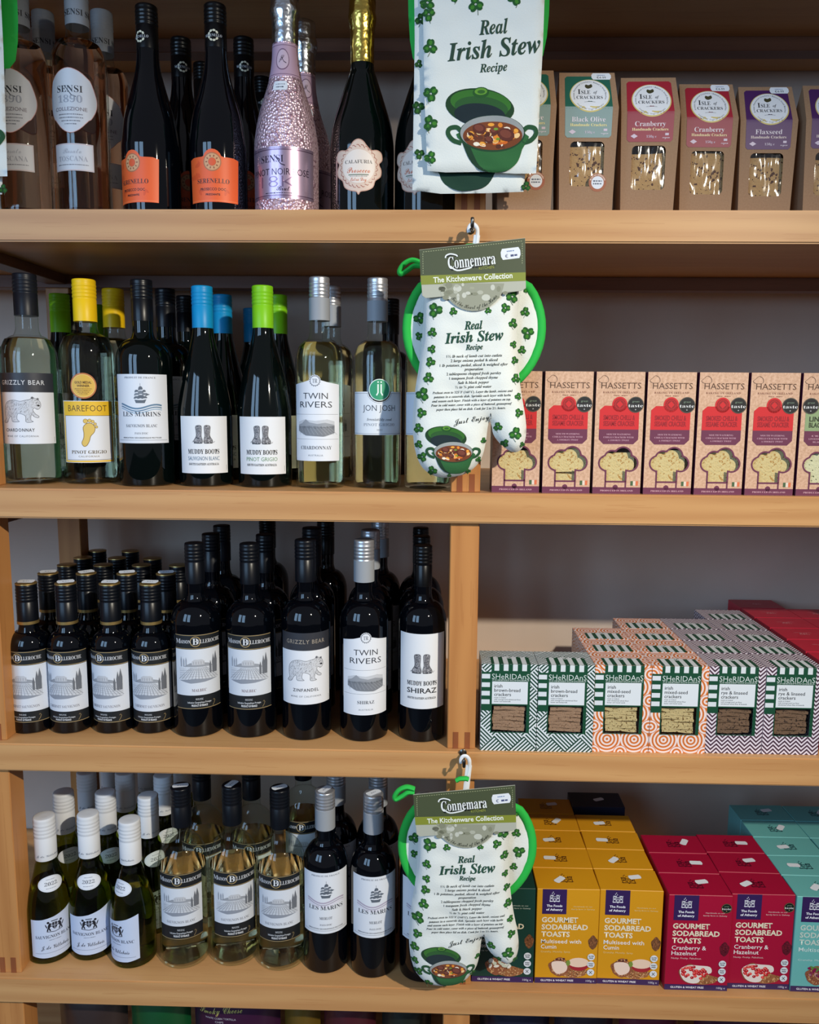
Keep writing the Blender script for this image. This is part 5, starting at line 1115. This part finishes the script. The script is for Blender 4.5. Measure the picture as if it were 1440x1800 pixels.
TSPR = sprigs([(196, 45, 52), (205, 118, 44), (515, 58, 52), (772, 18, 50), (380, 5, 40), (218, 318, 50), (224, 612, 52), (222, 800, 52), (226, 1020, 44), (235, -150, 50), (900, -120, 50), (600, -200, 50)], 555, 0, TS * 1000, drape(TFH), lambda i: -1.3 + i * .8)
TFP = A.mesh('recipe_print', drape(TFH), 'cloth_print', 5)
A = Art(); A.px(555, 0, TS * 1000)
BSPR = sprigs([(140, 400, 28), (140, 678, 44), (885, 1190, 34), (150, 980, 36), (150, 120, 40)], 555, 0, TS * 1000, drape(TBH), lambda i: -1.3 + i, .8)
A.poly(catmull([(290, 1115), (330, 1180), (420, 1218), (520, 1215), (610, 1190), (660, 1120), (660, 1050), (290, 1050)], 4), (24, 58, 44), 2)
TBP = A.mesh('pot_print', drape(TBH), 'cloth_print', 5)
rimp = [(64, -420), (62, -100), (66, 60), (78, 220), (98, 330), (130, 382), (555, 395), (940, 370), (985, 320), (1008, 200), (1018, 60), (1020, -100), (1020, -420)]
RIMO = tp(dense(rimp)); RIM, RIMH = inflate('pot_holder', RIMO, .0045, .015, 'trim_green', .009, .8, .0006, 3)
def towel_set(x, z, label, dark=False):
    e = empty('tea_towel_set', (x, -.026, z)); tag(e, label, 'tea towel', 'hanging tea towel sets')
    o = obj('towel_front', TF, e, (0, -.012, 0)); obj('recipe_print', TFP, o); obj('pot_print', TPOT, o); [obj('shamrock_print', q, o) for q in TSPR]; o = obj('towel_back', TB, e, (0, 0, 0)); obj('pot_print', TBP, o); [obj('shamrock_print', q, o) for q in BSPR]; obj('pot_holder', RIM, e, (0, .012, 0))
    hg = obj('hanger', tube('hanger', [(0, .004, .078), (0, .004, .105), (.004, .004, .118), (0, .004, .126), (-.006, .004, .122)], .0028, 'hanger_white', 8), e)
    return e
towel_set(-.0482 + 555 * TS, ZT, 'white shamrock tea towel with stew pot print hanging from the highest board'); hook(-.0482 + 555 * TS - .004, ZT + .121, 'small steel hook on the highest board holding the stew pot tea towel')
towel_set(-.5620 - (945 - 555) * TS, ZT - .004, 'white shamrock tea towel with green border at the left picture edge'); hook(-.5620 - (945 - 555) * TS - .004, ZT + .117, 'small steel hook on the highest board above the left edge tea towel')

# ------------------------------------------------------------------ bottles on the shelves
def row(kind, name, z, spots, cat='wine bottle'):
    for s_ in spots:
        x, y, yaw, lb = s_[:4]; ex = s_[4] if len(s_) > 4 else (); g_ = s_[5] if len(s_) > 5 else None
        TY[kind].place(name, lb, GRP[name + str(z)] if g_ is None else g_, x, y, z, yaw, (), cat, ex)
class D_(dict):
    def __missing__(s, k): return 'wine bottles on the ' + {'1.605': 'top shelf', '1.22': 'second shelf', '0.835': 'third shelf', '0.45': 'fourth shelf'}[k[len(k.rstrip('0123456789.')):]]
GRP = D_()
z1, z2, z3, z4 = BZ[1:5]
def front_of(kind, *names): return [p_ for p_ in TY[kind].parts if p_[0] in names]
row('rose', 'rose_wine_bottle', z1, [(-.585, .06, 0, 'rosé wine bottle with silver shield label beside the left edge tea towel'), (-.5007, .06, 0, 'rosé wine bottle with silver shield label beside the orange labelled bottle'),
    (-.590, .150, 10, 'grey-capped rosé bottle standing behind the leftmost rosé bottle'), (-.501, .150, 10, 'grey-capped rosé bottle standing behind the second rosé bottle')])
row('prosecco', 'prosecco_bottle', z1, [(-.4034, .062, -21, 'black prosecco bottle with orange label turned left'), (-.3065, .06, 2, 'black prosecco bottle with orange label facing forward'),
    (-.387, .165, 25, 'black prosecco bottle behind the left-turned orange label bottle'), (-.291, .165, 15, 'black prosecco bottle behind the forward-facing orange label bottle'), (-.379, .256, 40, 'black prosecco bottle in the third row, left column'), (-.294, .315, 30, 'black prosecco bottle farthest back, beside the pink glitter bottle')], 'wine bottle')
row('pink', 'sparkling_wine_bottle', z1, [(-.2092, .06, -2, 'pink glitter sparkling wine bottle with silver foil, front one'), (-.200, .165, 20, 'pink glitter sparkling wine bottle with silver foil, standing behind')])
row('ornate', 'prosecco_bottle', z1, [(-.1017, .06, -2, 'dark green prosecco bottle with gold foil and ornate cream label'), (-.011, .06, -20, 'dark green prosecco bottle partly hidden by the stew pot tea towel')])
row('bear_white', 'white_wine_bottle', z2, [(-.6080, .086, 8, 'clear white wine bottle with walking bear label and slate cap')])
row('foot', 'white_wine_bottle', z2, [(-.5240, .098, 18, 'clear white wine bottle with yellow cap and footprint label, front one'), (-.5200, .200, 15, 'yellow-capped white wine bottle standing behind the footprint label bottle')])
row('ship_white', 'white_wine_bottle', z2, [(-.4295, .077, 9, 'dark wine bottle with blue wave sailing ship label, front one'), (-.4260, .174, 12, 'dark-capped wine bottle directly behind the blue wave ship bottle'), (-.4200, .262, 10, 'dark-capped wine bottle third deep behind the blue wave ship bottle'), (-.4180, .348, 10, 'dark-capped wine bottle last behind the blue wave ship bottle')])
row('boots_blue', 'white_wine_bottle', z2, [(-.3417, .084, 10, 'blue-capped dark wine bottle with boots label, front one'), (-.3370, .182, 5, 'blue-capped dark wine bottle standing second in its column'), (-.3310, .372, 5, 'blue-capped dark wine bottle in deep shade at the back')])
row('boots_green', 'white_wine_bottle', z2, [(-.2504, .078, 4, 'lime-capped dark wine bottle with boots label, front one'), (-.2480, .182, 5, 'lime-capped dark wine bottle behind the front lime-capped one'), (-.5985, .178, 0, 'lime-capped wine bottle behind the walking bear white wine'), (-.5980, .330, 0, 'lime-capped wine bottle far back beside the left back post')])
row('mountain_white', 'white_wine_bottle', z2, [(-.1648, .0665, -4, 'silver-capped clear white wine bottle with mountain landscape label, front one'), (-.1590, .160, 0, 'silver-capped white wine bottle behind the mountain landscape bottle')])
row('disc', 'white_wine_bottle', z2, [(-.0806, .074, 9, 'clear white wine bottle with green disc above its label'), (-.0040, .0735, 4, 'clear white wine bottle half hidden by the upper oven glove')])
row('dark', 'wine_bottle', z2, [(-.0730, .30, 0, 'black-capped bottle in shade behind the green disc bottle'), (-.6130, .255, 0, 'black-capped bottle in shade between the bear and footprint bottles')])
row('teal', 'wine_bottle', z2, [(-.7180, .16, 0, 'teal glass bottle at the left picture edge beyond the post')])
st = lambda yaw, dx=0: [('price_sticker', STK, 'white price sticker', ())]
XC = [-.6215, -.5600, -.4940, -.4300]; XN = ['first', 'second', 'third', 'fourth']; RN = ['front', 'second', 'third', 'fourth', 'fifth']
YC = [.064, .137, .205, .270, .338]
for r_i, y in enumerate(YC):
    for c_i, x in enumerate(XC):
        if (r_i == 3 and c_i == 3) or (r_i == 4 and c_i > 1): continue
        e = TY['small_red'].place('small_wine_bottle', 'small dark red wine bottle, %s column from the left post, %s row' % (XN[c_i], RN[r_i]), 'small red wine bottles on the third shelf', x + rnd.uniform(-.0015, .0015), y + (.003 * c_i if r_i < 3 else 0), z3, rnd.uniform(-4, 4) + (0, 0, -6, 4)[c_i])
        if r_i < 2:
            o = obj('price_sticker', STK, e, (0, .001, .2338)); o.rotation_euler = (math.radians(9), 0, (.1, .5, .2, -.1)[c_i] + r_i * .3)
row('malbec', 'red_wine_bottle', z3, [(-.3600, .070, 19, 'dark malbec bottle with vineyard label, left of two'), (-.2760, .072, 6, 'dark malbec bottle with vineyard label, right of two'), (-.3580, .158, 15, 'dark malbec bottle second deep in the left column'), (-.3630, .246, 15, 'dark malbec bottle third deep in the left column'), (-.2690, .156, 8, 'dark malbec bottle second deep in the right column')])
row('bear_red', 'red_wine_bottle', z3, [(-.1890, .066, 7, 'dark zinfandel bottle with walking bear label'), (-.1960, .182, 5, 'dark bottle standing behind the walking bear zinfandel')])
row('mountain_red', 'red_wine_bottle', z3, [(-.0996, .065, 9, 'dark shiraz bottle with mountain landscape label and silver cap'), (-.0970, .160, 10, 'silver-capped dark bottle second deep behind the mountain shiraz'), (-.0880, .262, 10, 'silver-capped dark bottle third deep behind the mountain shiraz')])
row('boots_red', 'red_wine_bottle', z3, [(-.0098, .066, 0, 'dark shiraz bottle with boots label beside the middle post'), (-.0130, .152, 0, 'dark bottle second deep behind the boots shiraz'), (-.0160, .240, 0, 'dark bottle third deep behind the boots shiraz')])
row('dark', 'red_wine_bottle', z3, [(-.3000, .330, 0, 'black bottle at the back between the two malbec columns'), (-.1850, .275, 0, 'black bottle third deep behind the walking bear zinfandel')])
lo_ = [(-.6135, .0650, 38, 'small green white wine bottle with oval vintage label, leftmost in front'), (-.5470, .0757, 14, 'small green white wine bottle with oval vintage label, middle in front'), (-.4735, .0600, -28, 'small green white wine bottle with oval label turned left, rightmost in front'),
       (-.6190, .146, 40, 'small white-capped wine bottle, second row, left column'), (-.5480, .149, 35, 'small white-capped wine bottle, second row, middle column'), (-.4717, .140, 45, 'small white-capped wine bottle, second row, right column'), (-.6118, .222, 30, 'small white-capped wine bottle, third row, left column'), (-.5430, .224, 20, 'small white-capped wine bottle, third row, middle column'), (-.4709, .216, 35, 'small white-capped wine bottle, third row, right column'),
       (-.6000, .298, 10, 'small white-capped wine bottle, fourth row, left column'), (-.5300, .298, 10, 'small white-capped wine bottle, fourth row, middle column'), (-.4600, .292, 10, 'small white-capped wine bottle, fourth row, right column')]
for x, y, yaw, lb in lo_: TY['loire'].place('small_white_wine_bottle', lb, 'small white wine bottles on the fourth shelf', x, y, z4, yaw)
def with_sticker(kind, name, x, y, yaw, lb, zt, rot):
    e = TY[kind].place(name, lb, 'wine bottles on the fourth shelf', x, y, z4, yaw); o = obj('price_sticker', STK, e, (0, 0, zt)); o.rotation_euler = (0, 0, rot)
for i, (x, y, yaw, lb) in enumerate(((-.3920, .067, 9, 'clear white wine bottle with vineyard label, leftmost of three'), (-.3125, .076, 16, 'clear white wine bottle with vineyard label, middle of three'), (-.2340, .068, 5, 'clear white wine bottle with vineyard label, rightmost of three'))): with_sticker('belle_white', 'white_wine_bottle', x, y, yaw, lb, .2904, (.1, .9, .5)[i])
row('belle_white', 'white_wine_bottle', z4, [(-.3840, .155, 10, 'clear white wine bottle second deep, left column'), (-.3000, .160, 10, 'clear white wine bottle second deep, middle column'), (-.2230, .235, 8, 'clear white wine bottle far back, right column')])
for i, (x, y, yaw, lb) in enumerate(((-.1610, .062, 8, 'dark merlot bottle with sailing ship label, leftmost of three'), (-.0839, .0545, 10, 'dark merlot bottle with sailing ship label, middle of three'), (-.0050, .048, 6, 'dark merlot bottle half hidden by the lower oven glove'))): with_sticker('ship_red', 'red_wine_bottle', x, y, yaw, lb, .2914, (.9, .6, .2)[i])
row('ship_red', 'red_wine_bottle', z4, [(-.1530, .142, 8, 'dark merlot bottle second deep behind the leftmost merlot'), (-.0820, .140, 8, 'dark merlot bottle second deep behind the middle merlot')])

# ------------------------------------------------------------------ snack bags on the bottom shelf
def bag(x, w_, h_, c, label, art=None, y=.092):
    W2 = w_ / 2; P = [(-W2, 0), (W2, 0), (W2 * .97, h_ * .1), (W2 * .95, h_ * .5), (W2 * .97, h_ * .9), (W2, h_), (-W2, h_), (-W2 * .97, h_ * .9), (-W2 * .95, h_ * .5), (-W2 * .97, h_ * .1)]
    P = dense([(a, b) for a, b in P], .012); me, hf = inflate('bag_film', P, .030, .07, plain('bag_' + label.split()[0] + str(int(x * 1000)), c, .3), .012, .8, .0015, int(x * 100))
    e = empty('snack_bag', (x, y, BZ[5])); tag(e, label, 'snack bag', 'snack bags on the bottom shelf'); o = obj('bag_film', me, e)
    s_ = bevel_box('top_seal', -W2, W2, -.0012, .0008, h_ - .004, h_ + .012, me.materials[0].name, 0) if False else None
    if art: obj('bag_print', art.mesh('bag_print', drape(hf), 'carton_print', 6), o)
A = Art(); A.text('Smoky Cheese', -22, 284, 9, (190, 176, 96), 'script', w=72, rot=.06); A.text('WHITE CORN TORTILLA', -22, 271, 3.2, (190, 180, 190), w=52); A.text('CHIPS', -24, 265, 3.2, (190, 180, 190), w=14)
bag(-.315, .150, .318, (52, 16, 48), 'purple snack bag with yellow script lettering on the bottom shelf', A)
bag(-.445, .105, .318, (14, 74, 38), 'green snack bag between the dark and purple bags on the bottom shelf')
bag(-.560, .120, .312, (52, 40, 38), 'dark brown snack bag beside the left post on the bottom shelf')
bag(-.205, .062, .314, (96, 74, 22), 'mustard yellow snack bag beside the purple bag on the bottom shelf')
bag(-.125, .090, .312, (70, 24, 34), 'maroon snack bag under the merlot bottles on the bottom shelf')
bag(-.030, .085, .312, (26, 32, 28), 'blackish snack bag left of the middle post on the bottom shelf')
bag(.150, .12, .312, (24, 28, 48), 'navy snack bag right of the middle post on the bottom shelf')
bag(.265, .10, .312, (44, 34, 40), 'dark grey snack bag third from the right on the bottom shelf')
bag(.372, .10, .312, (90, 26, 44), 'wine red snack bag second from the right on the bottom shelf')
bag(.520, .15, .312, (60, 18, 40), 'dark plum snack bag at the right end of the bottom shelf')
bpy.data.objects.remove(FO); bpy.data.curves.remove(FC)
